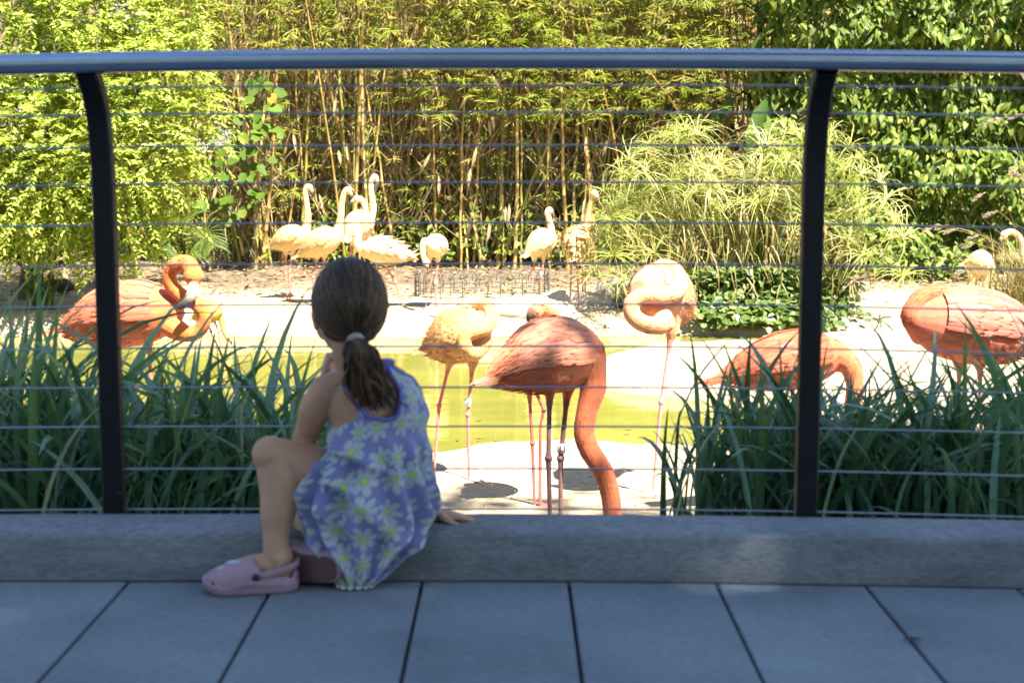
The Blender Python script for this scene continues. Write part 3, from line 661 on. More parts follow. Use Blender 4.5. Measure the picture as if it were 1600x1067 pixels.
# ---- small palm under the shrub
b = at(285, 405, 18.2); t = empty('fan_of_palm_fronds', (b.x, 18.2, gz(b.x, 18.2)), 'low dark green palm with feathery fronds beside the lime shrub', 'palm')
for (ex, ey, mx, my) in ((240, 352, 262, 362), (300, 340, 290, 350), (335, 385, 322, 362), (255, 395, 262, 375), (312, 400, 315, 372), (275, 330, 280, 352)):
    P0, _ = cr([at(288, 404, 18.2), at(mx, my, 18.0), at(ex, ey, 17.8)], .01, 10)
    P = []; T = []
    for i in range(3, len(P0)):
        tg = np.array(P0[i] - P0[i - 1]); tg = norm(tg); sd = norm(np.cross(tg, [0, -.8, .6]))
        for s in (-1, 1): P.append(np.array(P0[i])); T.append(tg * .6 + sd * s + np.array([0, 0, -.3]))
        P.append(np.array(P0[i - 1])); T.append(tg)
    n = len(P); leaves('frond', P, T, np.array([0, -.7, .7]) + unit(n) * .15, np.where(np.arange(n) % 3 == 2, .08, .24), .014, M['hedge_leaf'], t, tpl=LEAF_STRIP, rnd=rng.uniform(0, .6, n))
# ---- large tropical leaves at the top, between bamboo and hedge
b = at(1195, 400, 19.4); t = empty('large_leaved_plant', (b.x, 19.4, gz(b.x, 19.4)), 'tall tropical plant with long paddle-shaped leaves left of the broad-leaved hedge', 'plant')
mb = MB()
for (px, py, dx, dy, L) in ((1175, 40, .5, .45, .75), (1215, 55, -.5, .5, .7), (1190, 95, .2, -1, .7), (1225, 20, .7, .2, .7), (1165, 100, .45, .8, .6), (1200, 150, -.4, -1, .85), (1185, 165, .35, -1, .7), (1150, 150, -.7, -.8, .6), (1215, 190, -.2, -1, .6), (1130, 205, -1, -.2, .7), (1100, 185, -1, .25, .7), (1060, 150, .9, .35, .7), (850, 200, .9, .3, .6), (1020, 190, -.8, .3, .6), (1180, -30, -.3, .9, .8), (1230, -40, .5, .8, .8), (1205, 120, .1, -1, .55)):
    p = wpt(px, py, (19.0 if px > 1140 else 20.9) + rng.normal(0, .15)); leaves('leaf', [p], [[dx, -.25, dy]], [[rng.normal(0, .35), -.8, .55]], L, L * .27, M['big_leaf'], t, tpl=LEAF_HI, rnd=np.array([rng.uniform(.3, 1)]))
    mb.tube([(b.x + rng.normal(0, .1), 19.5, gz(b.x, 19.5)), tuple((Vector(p) + Vector((b.x, 19.5, p[2] - .3))) / 2), tuple(p)], [.03, .022, .012], n=6)
mb.build('stalk', M['big_leaf'], t)

# ---- broad-leaved hedge on the right
b = at(1430, 430, 19.0); t = empty('broad_leaved_hedge', (b.x, 19.0, gz(b.x, 19.0)), 'tall wall-like hedge of broad glossy leaves on the right behind the pond', 'hedge')
mb = MB()
for k in range(26):
    x = rng.uniform(1230, 1700); mb.tube([tuple(at(x, 430, 19.3)), tuple(at(x + rng.normal(0, 25), 300, 19.2)), tuple(at(x + rng.normal(0, 45), 100, 19.3))], [.03, .022, .012], n=6)
mb.build('stem', M['bark'], t)
P = []; n = 0
while len(P) < 17000:
    x, y = rng.uniform(1150, 1760), rng.uniform(-260, 425)
    edge = 1195 + 60 * mnoise.noise((y * .012, 3, 0)) + max(0, y - 230) * .35
    if x < edge: continue
    if y > 375 + 30 * mnoise.noise((x * .02, 9, 1)): continue
    g = mnoise.noise((x * .011, y * .013, 5)) + .5 * mnoise.noise((x * .03, y * .035, 8))
    P.append(wpt(x, y, 18.75 - .55 * g + abs(rng.normal(0, .28)) + (0 if y > 60 else -.3)))
P = np.array(P); n = len(P)
T = np.stack([rng.normal(0, .55, n), rng.normal(-.35, .2, n), -abs(rng.normal(.75, .35, n))], 1); Nn = np.array([.15, -.75, .75]) + unit(n) * .42
leaves('foliage', P, T, Nn, rng.uniform(.085, .175, n), rng.uniform(.045, .085, n), M['hedge_leaf'], t, tpl=LEAF_HI)
pts = [(1400, 400), (1440, 405), (1475, 395), (1500, 420), (1380, 412), (1520, 405), (1460, 420), (1425, 385)]
P = np.concatenate([np.array([wpt(px, py, 18.2)]) + rng.normal(size=(60, 3)) * np.array([.16, .1, .12]) for px, py in pts]); n = len(P)
low = leaves('low_shoots', P, np.stack([rng.normal(0, .6, n), rng.normal(-.3, .2, n), rng.normal(-.3, .5, n)], 1), np.array([0, -.6, .8]) + unit(n) * .4, rng.uniform(.08, .14, n), rng.uniform(.045, .07, n), M['hedge_leaf'], t, tpl=LEAF_HI); tag(low, kind='stuff')

# ---- feathery umbrella sedge
b = at(1160, 478, 15.9); bz = gz(b.x, 15.9); t = empty('umbrella_sedge', (b.x, 15.9, bz), 'big pale feathery umbrella sedge clump behind the right post', 'sedge')
DROOP = (np.array([(0, -.5, 0), (0, .5, 0), (.30, -.5, .10), (.30, .5, .10), (.62, -.42, .04), (.62, .42, .04), (.88, -.25, -.20), (.88, .25, -.20), (.98, 0, -.42)]),
         np.array([(0, 1, 3), (0, 3, 2), (2, 3, 5), (2, 5, 4), (4, 5, 7), (4, 7, 6), (6, 7, 8)]))
um = []
for v in range(9):
    k = rng.integers(17, 30); an = rng.uniform(0, 6.28, k); el_ = rng.uniform(-.35, .75, k)
    T = np.stack([np.cos(an) * np.cos(el_), np.sin(an) * np.cos(el_), np.sin(el_)], 1)
    tmp = leaves('umbel', np.zeros((k, 3)), T, np.array([0, 0, 1.]) + T * .3 + unit(k) * .1, rng.uniform(.22, .46, k), rng.uniform(.0065, .0125, k), M['papyrus'], None, tpl=DROOP, rnd=np.clip(rng.normal(.25 + .09 * v, .15, k), 0, 1))
    um.append(tmp.data); bpy.data.objects.remove(tmp)
def sedge_culm(px, py, D, bx=None, r=.007):
    e = at(px, py, D); s = at(1160 + (px - 1160) * .35 + rng.normal(0, 12) if bx is None else bx, 470, 15.8 + rng.normal(0, .15)); s.z = gz(s.x, s.y) - .03
    mid = s * .45 + e * .55; mid.z += .18 * (e - s).length * (0.5 if abs(px - 1160) < 120 else .8)
    mid.x = s.x * .6 + e.x * .4
    mb = MB(); mb.tube([tuple(s), tuple(mid), tuple(e)], [r, r * .85, r * .6], n=5, sub=5)
    c = mb.build('culm', M['papyrus'], t)
    o = link(bpy.data.objects.new('umbel', random.choice(um)), c); dv = (e - mid).normalized()
    o.location = e - Vector(t.location); o.rotation_mode = 'QUATERNION'
    o.rotation_quaternion = (dv * .55 + Vector((0, -.1, .6))).to_track_quat('Z', 'Y') ; o.scale = (1, 1, 1) if rng.random() < .7 else (.75,) * 3
for k in range(140):
    px = 1150 + rng.uniform(-1, 1) ** 1 * 195
    top = np.interp(px, [950, 985, 1040, 1080, 1130, 1220, 1290, 1330, 1360], [300, 262, 228, 222, 235, 232, 225, 268, 300])
    py = top + abs(rng.normal(0, 1)) * 82 + rng.uniform(-22, 42)
    if py > 405: py = rng.uniform(top, 405)
    sedge_culm(px, py, 15.4 + rng.uniform(-.45, .6))
for (px, py) in ((1072, 205), (1300, 205), (1283, 196), (1335, 250), (1385, 310), (1330, 285), (1380, 330), (1360, 395), (1345, 400), (1408, 432), (945, 300), (1060, 215), (1090, 212), (935, 420), (930, 432), (960, 400), (955, 345), (940, 372), (1395, 345), (1410, 372), (1372, 285), (1325, 232), (985, 250), (1015, 226), (1180, 210), (1230, 205), (1390, 420), (975, 440)):
    sedge_culm(px, py, 15.0 + rng.uniform(-.3, .3))
# hanging dead leaves of the sedge
n = 420; PX = rng.uniform(965, 1345, n); PY = rng.uniform(330, 450, n); P = np.array([wpt(a, b_, 15.05 + rng.uniform(-.1, .6)) for a, b_ in zip(PX, PY)])
o = leaves('dead_leaf_skirt', P, np.stack([rng.normal(0, .35, n), rng.normal(-.2, .2, n), -np.ones(n)], 1), np.array([0, -1., .2]) + unit(n) * .3, rng.uniform(.2, .45, n), rng.uniform(.008, .015, n), M['grassdry'], t, tpl=DROOP); tag(o, kind='stuff')
# ---- round-leaved ground cover below it
n = 4200; PX = 1205 + rng.normal(0, 68, n); PY = rng.uniform(418, 512, n); ok = (PX > 1072 + rng.normal(0, 16, n)) & (PX < 1330 - abs(PY - 480) * .2 + rng.normal(0, 22, n)) & (PY < 500 + rng.normal(0, 8, n)); PX, PY = PX[ok], PY[ok]
P = np.array([wpt(a, b_, 15.25 - .5 * max(0, (c - 455) / 60) + rng.uniform(-.12, .25)) for a, b_, c in zip(PX, PY, PY)]); P[:, 2] = np.maximum(P[:, 2], ground_z(P[:, 0], P[:, 1]) + .02); n = len(P)
o = leaves('ground_cover', P, np.stack([rng.normal(0, .6, n), rng.normal(-.4, .3, n), rng.normal(-.2, .4, n)], 1), np.array([0, -.6, 1.]) + unit(n) * .4, rng.uniform(.05, .10, n), rng.uniform(.05, .09, n), M['cover_leaf'], None, tpl=LEAF_ROUND); tag(o, kind='stuff')
# ---- tawny fountain grass at the right edge
b = at(1612, 470, 14.6); bz = gz(b.x, 14.6); t = empty('fountain_grass', (b.x, 14.6, bz), 'tawny fountain grass with fluffy seed heads at the right edge', 'grass')
ARC = (np.array([(0, -.5, 0), (0, .5, 0), (.3, -.5, .10), (.3, .5, .10), (.6, -.4, .06), (.6, .4, .06), (.85, -.25, -.10), (.85, .25, -.10), (1, 0, -.28)]), DROOP[1])
n = 900; P = np.stack([b.x + rng.normal(0, .18, n), 14.6 + rng.normal(0, .18, n), np.full(n, bz)], 1)
T = np.stack([rng.normal(0, .55, n), rng.normal(-.1, .4, n), np.ones(n)], 1); T = norm(T); Nn = np.stack([-T[:, 0] * T[:, 2], -T[:, 1] * T[:, 2], T[:, 0] ** 2 + T[:, 1] ** 2], 1) + 1e-3
# the blades arch outwards: the template's normal points up and back
leaves('blade', P, T, -Nn * -1, rng.uniform(.5, 1.25, n), rng.uniform(.006, .012, n), M['grassdry'], t, tpl=ARC)
for (ex, ey, L, dx) in ((1565, 185, .16, -.9), (1598, 178, .14, -.9), (1575, 262, .18, .4), (1465, 352, .15, -.8), (1500, 356, .17, -1), (1525, 380, .14, -1), (1530, 367, .12, -.9), (1480, 352, .12, -1), (1560, 330, .16, -.9), (1540, 300, .15, -.5), (1515, 420, .15, -.9), (1590, 255, .17, -.2)):
    e = at(ex, ey, 14.2); mb = MB(); mb.tube([(b.x, 14.6, bz), ((b.x * 1.2 + e.x * .8) / 2, 14.45, bz + (e.z - bz) * .78), tuple(e)], .003, n=4, sub=6)
    s = mb.build('stalk', M['grassdry'], t); k = 90; u = rng.random(k); ax = norm(np.array([dx, -.1, -.35]))
    an = rng.uniform(0, 6.28, k); side = np.stack([np.cos(an) * .3, np.sin(an), np.cos(an)], 1)
    leaves('plume', np.array(e) + ax * u[:, None] * L, ax + side * .7, unit(k), .045 * np.sin(np.pi * np.clip(u, .15, .9)) + .008, .006, M['plume'], s)
# ---- strappy plant under the shrub
b = at(62, 432, 15.6); bz = gz(b.x, 15.6); t = empty('strap_leaved_lily', (b.x, 15.6, bz), 'arching strap-leaved lily clump under the lime shrub beside the duck', 'plant')
n = 70; P = np.stack([b.x + rng.normal(0, .07, n), 15.6 + rng.normal(0, .07, n), np.full(n, bz)], 1); an = rng.uniform(0, 6.28, n); sp = rng.uniform(.25, 1.1, n)
T = norm(np.stack([np.cos(an) * sp, np.sin(an) * sp, np.ones(n)], 1)); Nn = np.stack([-T[:, 0], -T[:, 1], np.full(n, .3)], 1)
for i in range(n): leaves('leaf', P[i:i + 1], T[i:i + 1], -Nn[i:i + 1] * -1, rng.uniform(.35, .62), rng.uniform(.018, .028), M['cover_leaf'], t, tpl=ARC, rnd=np.array([rng.random()]))

# ================================================================== STRAP-LEAF BORDER IN FRONT OF THE POND
def blade_mesh(L, w, lean, curl, twist):
    mb = MB(); vs = []; k = 9; p = Vector((0, 0, 0)); a = lean
    for i in range(k + 1):
        u = i / k; ww = w * (0.55 + .45 * min(1, u * 4)) * (1 - max(0, (u - .55) / .45) ** 1.6) * .5 + 0.0004
        t = Vector((math.sin(a), 0, math.cos(a))); nrm = Vector((-math.cos(a), 0, math.sin(a))); tw = twist * u
        sd = Vector((0, 1, 0)) * math.cos(tw) + nrm * math.sin(tw); n2 = nrm * math.cos(tw) - Vector((0, 1, 0)) * math.sin(tw)
        vs += [p - sd * ww + n2 * ww * .35, p, p + sd * ww + n2 * ww * .35]
        p = p + t * (L / k); a += curl / k * (0.4 + 1.2 * u)
    fs = [(i * 3 + j, i * 3 + j + 1, i * 3 + j + 4, i * 3 + j + 3) for i in range(k) for j in (0, 1)]
    r = random.random(); mb.add(vs, fs, 0, r); return mb.mesh('blade', M['strap'])
blades = [blade_mesh(random.uniform(.55, .85), random.uniform(.012, .025), random.uniform(.05, .28), random.uniform(.3, 2.1), random.uniform(-.9, .9)) for _ in range(26)]
def clear_ok(me, loc, e, sc):
    from mathutils import Euler
    m = Matrix.Translation(loc) @ Euler(e).to_matrix().to_4x4() @ Matrix.Diagonal((*sc, 1))
    tip = m @ me.vertices[-1].co; mid = m @ me.vertices[len(me.vertices) // 2].co
    a, b = tip.x / tip.y, mid.x / mid.y; lo, hi = -.085, .086 + .034 * random.random()
    return not (lo < a < hi or lo < b < hi)
def strap_clump(px, D, where, hs, n=80, spread=.13, leanx=0.0):
    p = at(px, 700, D); z = gz(p.x, D)
    t = empty('strap_leaf_clump', (p.x, D, z), 'clump of dark green arching strap leaves ' + where, 'plant', 'strap-leaf plants along the railing')
    def place(): 
        an = random.uniform(0, 6.28)
        return (random.gauss(0, spread), random.gauss(0, spread), -0.01), an, hs * random.uniform(.72, 1.08)
    for k in range(n):
        for _ in range(40):                                   # keep the open view between the two borders nearly clear of blades
            me = random.choice(blades); l, an, s = place(); e = (random.gauss(0, .10), leanx + random.gauss(0, .10), an); sc = (s, s * random.uniform(.8, 1.25), s)
            if clear_ok(me, Vector((p.x, D, z)) + Vector(l), e, sc): break
        else: continue
        o = link(bpy.data.objects.new('blade', me), t); o.location = l; o.rotation_euler = e; o.scale = sc
    V = []; T = []; R = []; b0 = 0
    for k in range(95):
        me = random.choice(blades); l, an, s = place(); s *= .8
        if not clear_ok(me, Vector((p.x, D, z)) + Vector(l), (0, 0, an), (s, s, s)): continue
        mtx = Matrix.Translation(l) @ Matrix.Rotation(an, 4, 'Z') @ Matrix.Rotation(random.gauss(0, .2), 4, 'Y') @ Matrix.Scale(s, 4)
        v = np.array([mtx @ x.co for x in me.vertices]); V.append(v)
        for f in me.polygons:
            a, b, c, d = f.vertices; T += [(a + b0, b + b0, c + b0), (a + b0, c + b0, d + b0)]
        b0 += len(v); R += [random.random() * .7] * len(v)
    o = link(bpy.data.objects.new('inner_blades', tri_mesh('inner_blades', np.concatenate(V), np.array(T), M['strap'], R)), t); tag(o, kind='stuff')
for a in ((-70, 4.2, 'at the left edge of the picture', 1.14), (40, 3.95, 'left of the left post', 1.04), (95, 4.7, 'behind the left post, below the orange flamingo tail', 1.10), (195, 3.8, 'just right of the left post', .88), (270, 4.55, 'below the bent-necked orange flamingo', 1.0), (345, 3.85, 'left of the girl knee', .86), (410, 4.6, 'behind the girl knee', .98), (465, 4.1, 'behind the girl elbow', .80),
          (1165, 4.05, 'left of the right post', .88), (1225, 4.6, 'behind the right post', .92), (1310, 3.9, 'just right of the right post', .90), (1365, 4.6, 'below the sleeping pink flamingo', .94), (1440, 4.0, 'below the pink flamingo tail', .86), (1520, 4.5, 'in front of the pale boulder', .90), (1580, 3.85, 'at the right edge beside the kerb', .84), (1680, 4.3, 'beyond the right edge of the boulder', 1.1)):
    strap_clump(*a)
# stray thin blades reaching into the gap
def stray(name_pts, where):
    pass

# ================================================================== FLAMINGOS
def plumage(name, streak=1.0):
    m, nt, b = new_mat(name)
    a = N(nt, 'ShaderNodeAttribute', attribute_name='Col'); g = N(nt, 'ShaderNodeTexCoord')
    f = noise_tex(nt, 26, 5, 0.65, vec=g.outputs['Object'], stretch=(.6, 1, 1.4)); f2 = noise_tex(nt, 110, 3, 0.6, vec=g.outputs['Object'])
    mx = N(nt, 'ShaderNodeMix', data_type='RGBA', blend_type='MULTIPLY'); mx.inputs['Factor'].default_value = 1
    nt.links.new(a.outputs['Color'], mx.inputs['A']); nt.links.new(ramp(nt, f, [(0.3, (.80, .74, .70)), (0.65, (1.06, 1.06, 1.06))]), mx.inputs['B'])
    nt.links.new(mx.outputs['Result'], b.inputs['Base Color']); b.inputs['Roughness'].default_value = .75; b.inputs['Specular IOR Level'].default_value = .25
    b.inputs['Sheen Weight'].default_value = .15
    bump(nt, b, f2, .35, .006); return m
M['plumage'] = plumage('flamingo_plumage')
def feather_mat(name, c, tip, lo=.66):
    m, nt, b = new_mat(name)
    a = N(nt, 'ShaderNodeAttribute', attribute_name='rnd'); o = ramp(nt, a.outputs['Fac'], [(0, tuple(x * lo for x in c)), (.5, c), (1, tip)])
    g = N(nt, 'ShaderNodeTexCoord'); f = noise_tex(nt, 120, 3, .6, vec=g.outputs['Object'], stretch=(.25, 1, 1))
    mx = N(nt, 'ShaderNodeMix', data_type='RGBA', blend_type='MULTIPLY'); mx.inputs['Factor'].default_value = 1
    nt.links.new(o, mx.inputs['A']); nt.links.new(ramp(nt, f, [(0.3, (.82, .78, .76)), (0.7, (1.08, 1.06, 1.05))]), mx.inputs['B'])
    t = N(nt, 'ShaderNodeBsdfTranslucent'); ms = N(nt, 'ShaderNodeMixShader'); ms.inputs[0].default_value = .18
    nt.links.new(mx.outputs['Result'], b.inputs['Base Color']); nt.links.new(mx.outputs['Result'], t.inputs[0]); b.inputs['Roughness'].default_value = .65; b.inputs['Specular IOR Level'].default_value = .25
    nt.links.new(b.outputs[0], ms.inputs[1]); nt.links.new(t.outputs[0], ms.inputs[2]); nt.links.new(ms.outputs[0], nt.nodes['Material Output'].inputs[0]); return m
M['eye'] = simple('pale_eye', (.55, .45, .12), .2, 0, .05); M['pupil'] = simple('dark_eye', (.01, .01, .01), .15, 0, .05)
M['band'] = simple('white_leg_ring', (.72, .72, .70), .4, 0, .05); M['print'] = simple('black_print', (.015, .015, .015), .6, 0, .05)
PROF_U = [0, .06, .14, .26, .38, .52, .66, .78, .88, .95, 1.0]
PROF_R = [.05, .18, .38, .66, .88, 1.0, 1.0, .92, .74, .52, .30]

def flamingo(label, D, body, neck, bill, legs, c_body, c_neck=None, c_wing=None, R=24, wid=.92, hump=0.10, feat=1.0, vox=None, tail_drop=0.0, ruffle=0.0, band=None, neck_seg=5, leg_c=(.58, .26, .20), dark_tip=False, legr=1.0, wingtop=8, group='flamingos around the pond'):
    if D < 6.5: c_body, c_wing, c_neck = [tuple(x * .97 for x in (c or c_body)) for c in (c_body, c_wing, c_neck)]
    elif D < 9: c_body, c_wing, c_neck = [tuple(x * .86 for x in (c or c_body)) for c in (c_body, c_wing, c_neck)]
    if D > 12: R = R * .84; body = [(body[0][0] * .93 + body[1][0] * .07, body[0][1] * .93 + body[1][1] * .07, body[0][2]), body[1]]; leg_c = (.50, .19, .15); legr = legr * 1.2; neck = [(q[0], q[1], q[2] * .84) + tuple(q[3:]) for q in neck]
    T0 = at(body[0][0], body[0][1], D + body[0][2]); C0 = at(body[1][0], body[1][1], D + body[1][2]); s = D / F * 1.01
    fx = Vector((0, 0, 0)); kf = 0
    for L in legs: kf += 1; fx += at(L[-1][0], L[-1][1], D + (L[-1][2] if len(L[-1]) > 2 else 0))
    fx /= max(1, kf); root = Vector((fx.x, D, gz(fx.x, D)))
    if root.z < WATER_Z - .3: root.z = WATER_Z - .3
    t = empty('flamingo', root, label, 'flamingo', group)
    c_neck = c_neck or c_body; c_wing = c_wing or c_body
    ax = (C0 - T0); Lb = ax.length; ax.normalize(); up = Vector((0, 0, 1)); up = (up - ax * ax.z).normalized(); side = ax.cross(up).normalized()   # side = to the bird's right
    Rw = R * s
    def cen(u):
        return T0 + ax * (Lb * u) + up * (Rw * (hump * math.sin(math.pi * min(1, max(0, u))) * 1.0))
    def rad(u):
        return Rw * float(np.interp(u, PROF_U, PROF_R))
    mb = MB()
    us = np.linspace(0, 1, 22); pts = [cen(u) for u in us]; rr = [rad(u) for u in us]
    mb.loft(pts, [r * wid for r in rr], rr, ref=up, n=20, col=list([c_body] * 22))
    # neck, head, bill
    NP = [at(q[0], q[1], D + (q[3] if len(q) > 3 else 0)) for q in neck]; NR = [q[2] * s for q in neck]
    mb.tube([tuple(p) for p in NP], NR, n=14, sub=neck_seg, col=c_neck)
    hd = NP[-1]; hr = NR[-1]
    BP = [hd] + [at(q[0], q[1], D + (q[2] if len(q) > 2 else (neck[-1][3] if len(neck[-1]) > 3 else 0))) for q in bill]
    hdir = (BP[1] - hd).normalized()
    mb.ball(hd + hdir * hr * .25, hr * 1.12, n=12, col=c_neck)
    k = len(BP); br = [hr * .80] + [hr * f for f in ((.62, .60, .30) if k == 4 else (.60, .28))][:k - 1]
    pale = (.62, .50, .42); blk = (.016, .014, .014)
    cl = [c_neck, pale, blk, blk] if k == 4 else [pale, blk, blk]
    mb.tube([tuple(p) for p in BP], br, n=10, sub=4, col=cl)
    # legs
    for L in legs:
        q = [at(a[0], a[1], D + (a[2] if len(a) > 2 else 0)) for a in L]
        lr = 0.0085 * legr * (R * s / .155) ** .5
        lr = max(lr, 0.0072)
        hip, kn = q[0], q[1]
        thigh = hip + (kn - hip) * .22
        kc = tuple(x * .9 for x in leg_c)
        mb.tube([tuple(hip + Vector((0, 0, Rw * .45))), tuple(hip), tuple(thigh), tuple(hip + (kn - hip) * .36)], [Rw * .34, Rw * .24, lr * 1.7, lr * 1.15], n=10, sub=3, col=[c_body, c_body, leg_c, leg_c])
        seq = [hip + (kn - hip) * .3, hip + (kn - hip) * .9, kn, kn + (q[2] - kn) * .12] + ([kn + (q[2] - kn) * .94] if len(q) == 3 else [q[2], q[2] + (q[3] - q[2]) * .94])
        rs = [lr * 1.15, lr * 1.15, lr * 2.0, lr * 1.15] + [lr * .92] * (len(seq) - 4)
        mb.tube([tuple(p) for p in seq], rs, n=9, sub=3, col=[leg_c, leg_c, kc, leg_c, leg_c])
        ft = q[-1].copy(); dwn = (ft - seq[-1]).normalized()
        if dwn.z < -.4:
            g = gz(ft.x, ft.y); ft.z = max(g + lr * .8, WATER_Z - .25)
            mb.tube([tuple(seq[-1]), tuple(ft)], [lr, lr * 1.3], n=8, sub=2, col=leg_c)
            fd = Vector((ax.x, ax.y, 0)); fd = fd.normalized() if fd.length > .05 else Vector((0, -1, 0)); fs = Vector((-fd.y, fd.x, 0))
            tl = .095 * (R * s / .155)
            tips = []
            for e in (-.55, 0, .55):
                tip = ft + (fd * math.cos(e) + fs * math.sin(e)) * tl; tip.z = max(gz(tip.x, tip.y), WATER_Z - .26) + lr * .45; tips.append(tip)
                mb.tube([tuple(ft), tuple((ft + tip) / 2 + Vector((0, 0, lr * .3))), tuple(tip)], [lr * .95, lr * .8, lr * .55], n=7, sub=2, col=leg_c)
            for e in (0, 1):                                                # webs
                a, b = tips[e], tips[e + 1]; cm = (ft * 1.1 + a + b) / 3.1
                mb.tube([tuple(ft * .6 + cm * .4), tuple(cm), tuple((a + b + ft) / 3)], [lr * .8, tl * .20, tl * .15], n=8, sub=2, ref=(0, 0, 1), rb=[lr * .5, lr * .5, lr * .4], col=leg_c)
        else:
            for e in (-.4, 0.1, .5):
                tip = ft + dwn * .06 + Vector((e * .04, 0, -.045)); mb.tube([tuple(seq[-1]), tuple(ft), tuple(tip)], [lr * .9, lr * .9, lr * .5], n=7, sub=2, col=leg_c)
    vox = vox or max(0.0046, s * .62)
    me = voxel_mesh(mb, vox, 'body'); V = relax(me, 2, .5); color_by_samples(me, mb.samp, V, soft=.010)
    me.transform(Matrix.Translation(-root)); me.materials.append(M['plumage']); me.polygons.foreach_set('use_smooth', [True] * len(me.polygons))
    ob = link(bpy.data.objects.new('body', me), t)
    # eyes
    e_s = hdir.cross(Vector((0, 0, 1))); e_s = e_s.normalized() if e_s.length > .2 else side
    for sg in (-1, 1):
        mb = MB(); pc = hd + hdir * hr * .55 + e_s * sg * hr * 1.02 + Vector((0, 0, hr * .2)); mb.ball(pc, hr * .17, n=8); mb.ball(pc + e_s * sg * hr * .09, hr * .10, n=8, m=1); mb.build('eye', [M['eye'], M['pupil']], t)
    # wings: overlapping rows of single feathers laid over the back and flanks
    fm = feather_mat('feather_' + str(len(bpy.data.materials)), c_wing, tuple(min(.9, x * 1.08 + .06) for x in c_wing)); dm = M['print']; body_fm = feather_mat('contour_' + str(len(bpy.data.materials)), c_body, tuple(min(.9, x * 1.06 + .02) for x in c_body), .96)
    def surf(u, ph, sg, lift):
        uu = max(u, -.05); r = rad(max(uu, .0)); r = max(r, Rw * .10)
        c = cen(uu) if u > -.05 else cen(-.05) + ax * Lb * (u + .05)
        nrm = up * math.cos(ph) + side * sg * math.sin(ph)
        p = c + up * math.cos(ph) * (r + lift) + side * sg * math.sin(ph) * (r * wid + lift)
        return p - up * tail_drop * Rw * max(0, .3 - u), nrm
    for sg in (-1, 1):
        mb = MB(); rows = 8; nper = max(6, int(wingtop * feat))
        for i in range(rows):
            fr = i / (rows - 1); u0 = .86 - .58 * fr
            for j in range(nper):
                ph0 = .12 + (1.62 - .25 * fr) * (j + .5 * (i % 2)) / nper + random.gauss(0, .03)
                ln = (.20 + .16 * fr) * random.uniform(.85, 1.2); w = (1.75 / nper) * (1.35 + .25 * fr) * random.uniform(.85, 1.1)
                kk = 6; vs = []; fs = []
                rl = ruffle * random.random() * (1 if fr > .5 else .3); lift0 = Rw * (.012 + .009 * (rows - i))
                for q in range(kk + 1):
                    v = q / kk; ww = w * math.sin(math.pi * (.32 + .34 * v)) * (1 if v < .66 else math.sqrt(max(0, 1 - ((v - .66) / .34) ** 2)) + .03)
                    u = u0 - ln * v; lf = lift0 + Rw * (.030 * v + rl * v * v)
                    drop = .10 * v * (ph0 < 1.4)
                    for e, hh in ((-1, -.012), (0, .006), (1, -.012)):
                        p, _ = surf(u, ph0 + drop + e * ww * .5, sg, lf + Rw * hh); vs.append(p)
                fs = [(q * 3 + a, q * 3 + a + 1, q * 3 + a + 4, q * 3 + a + 3) for q in range(kk) for a in (0, 1)]
                dk = 1 if (dark_tip and fr > .8 and ph0 > .9) else 0
                mb.add(vs, fs, dk, float(np.clip(random.gauss(.5, .22), 0, 1)))
        mb.build('wing', [fm, dm], t)
    mb = MB()
    for j in range(7):
        e = (j - 3) / 3; vs = []
        for q in range(6):
            v = q / 5; p = cen(.16 - .26 * v) + side * (e * Rw * (.22 + .10 * v)) + up * (Rw * (.10 - .14 * abs(e) - tail_drop * .3 * v)); ww = Rw * .13 * math.sin(math.pi * (.2 + .72 * v))
            vs += [p - side * ww - up * ww * .2, p + up * .003, p + side * ww - up * ww * .2]
        mb.add(vs, [(q * 3 + a, q * 3 + a + 1, q * 3 + a + 4, q * 3 + a + 3) for q in range(5) for a in (0, 1)])
    mb.build('tail', fm, t)
    # fine contour feathers that break up the outline of the trunk and the neck
    k = 1700 if D < 9 else 300; U = rng.uniform(.10, .97, k); PHI = rng.uniform(0, 3.1, k); SG = rng.choice([-1, 1], k); P = []; NN = []
    for q in range(k):
        p, nn = surf(U[q], PHI[q], SG[q], -.002 * R / 40); P.append(tuple(p)); NN.append(tuple(nn))
    NN = np.array(NN); TT = -np.array(ax) + NN * rng.uniform(.0, .07, k)[:, None] + np.array([0, 0, -.05]) + unit(k) * .08
    LL = rng.uniform(.14, .32, k) * Rw; WW = rng.uniform(.02, .045, k) * Rw
    if D < 9:
        NC, NRr = cr(NP, NR, 8); m = len(NC) - 1; k2 = 700; I = rng.integers(0, m, k2); AN = rng.uniform(0, 6.28, k2); P2 = []; N2 = []; T2 = []; L2 = []
        for q in range(k2):
            i = int(I[q]); tg = (NC[i + 1] - NC[i]).normalized(); v0 = tg.orthogonal().normalized(); v1 = tg.cross(v0); nn = v0 * math.cos(AN[q]) + v1 * math.sin(AN[q])
            P2.append(tuple(NC[i].lerp(NC[i + 1], random.random()) + nn * NRr[i] * .97)); N2.append(tuple(nn)); T2.append(tuple(-tg + nn * random.uniform(.0, .05))); L2.append(NRr[i] * random.uniform(.5, 1.0))
        neck_fm = feather_mat('neck_' + str(len(bpy.data.materials)), c_neck, tuple(min(.9, x * 1.08 + .02) for x in c_neck), .95)
        o = leaves('neck_down', P2, T2, np.array(N2), np.array(L2), np.array(L2) * .16, neck_fm, t, tpl=LEAF_LO, rnd=np.clip(rng.normal(.5, .2, k2), 0, 1)); tag(o, kind='stuff')
    o = leaves('contour_feathers', P, TT, NN, LL, WW, body_fm, t, tpl=LEAF_LO, rnd=np.clip(rng.normal(.55, .2, k), 0, 1)); tag(o, kind='stuff')
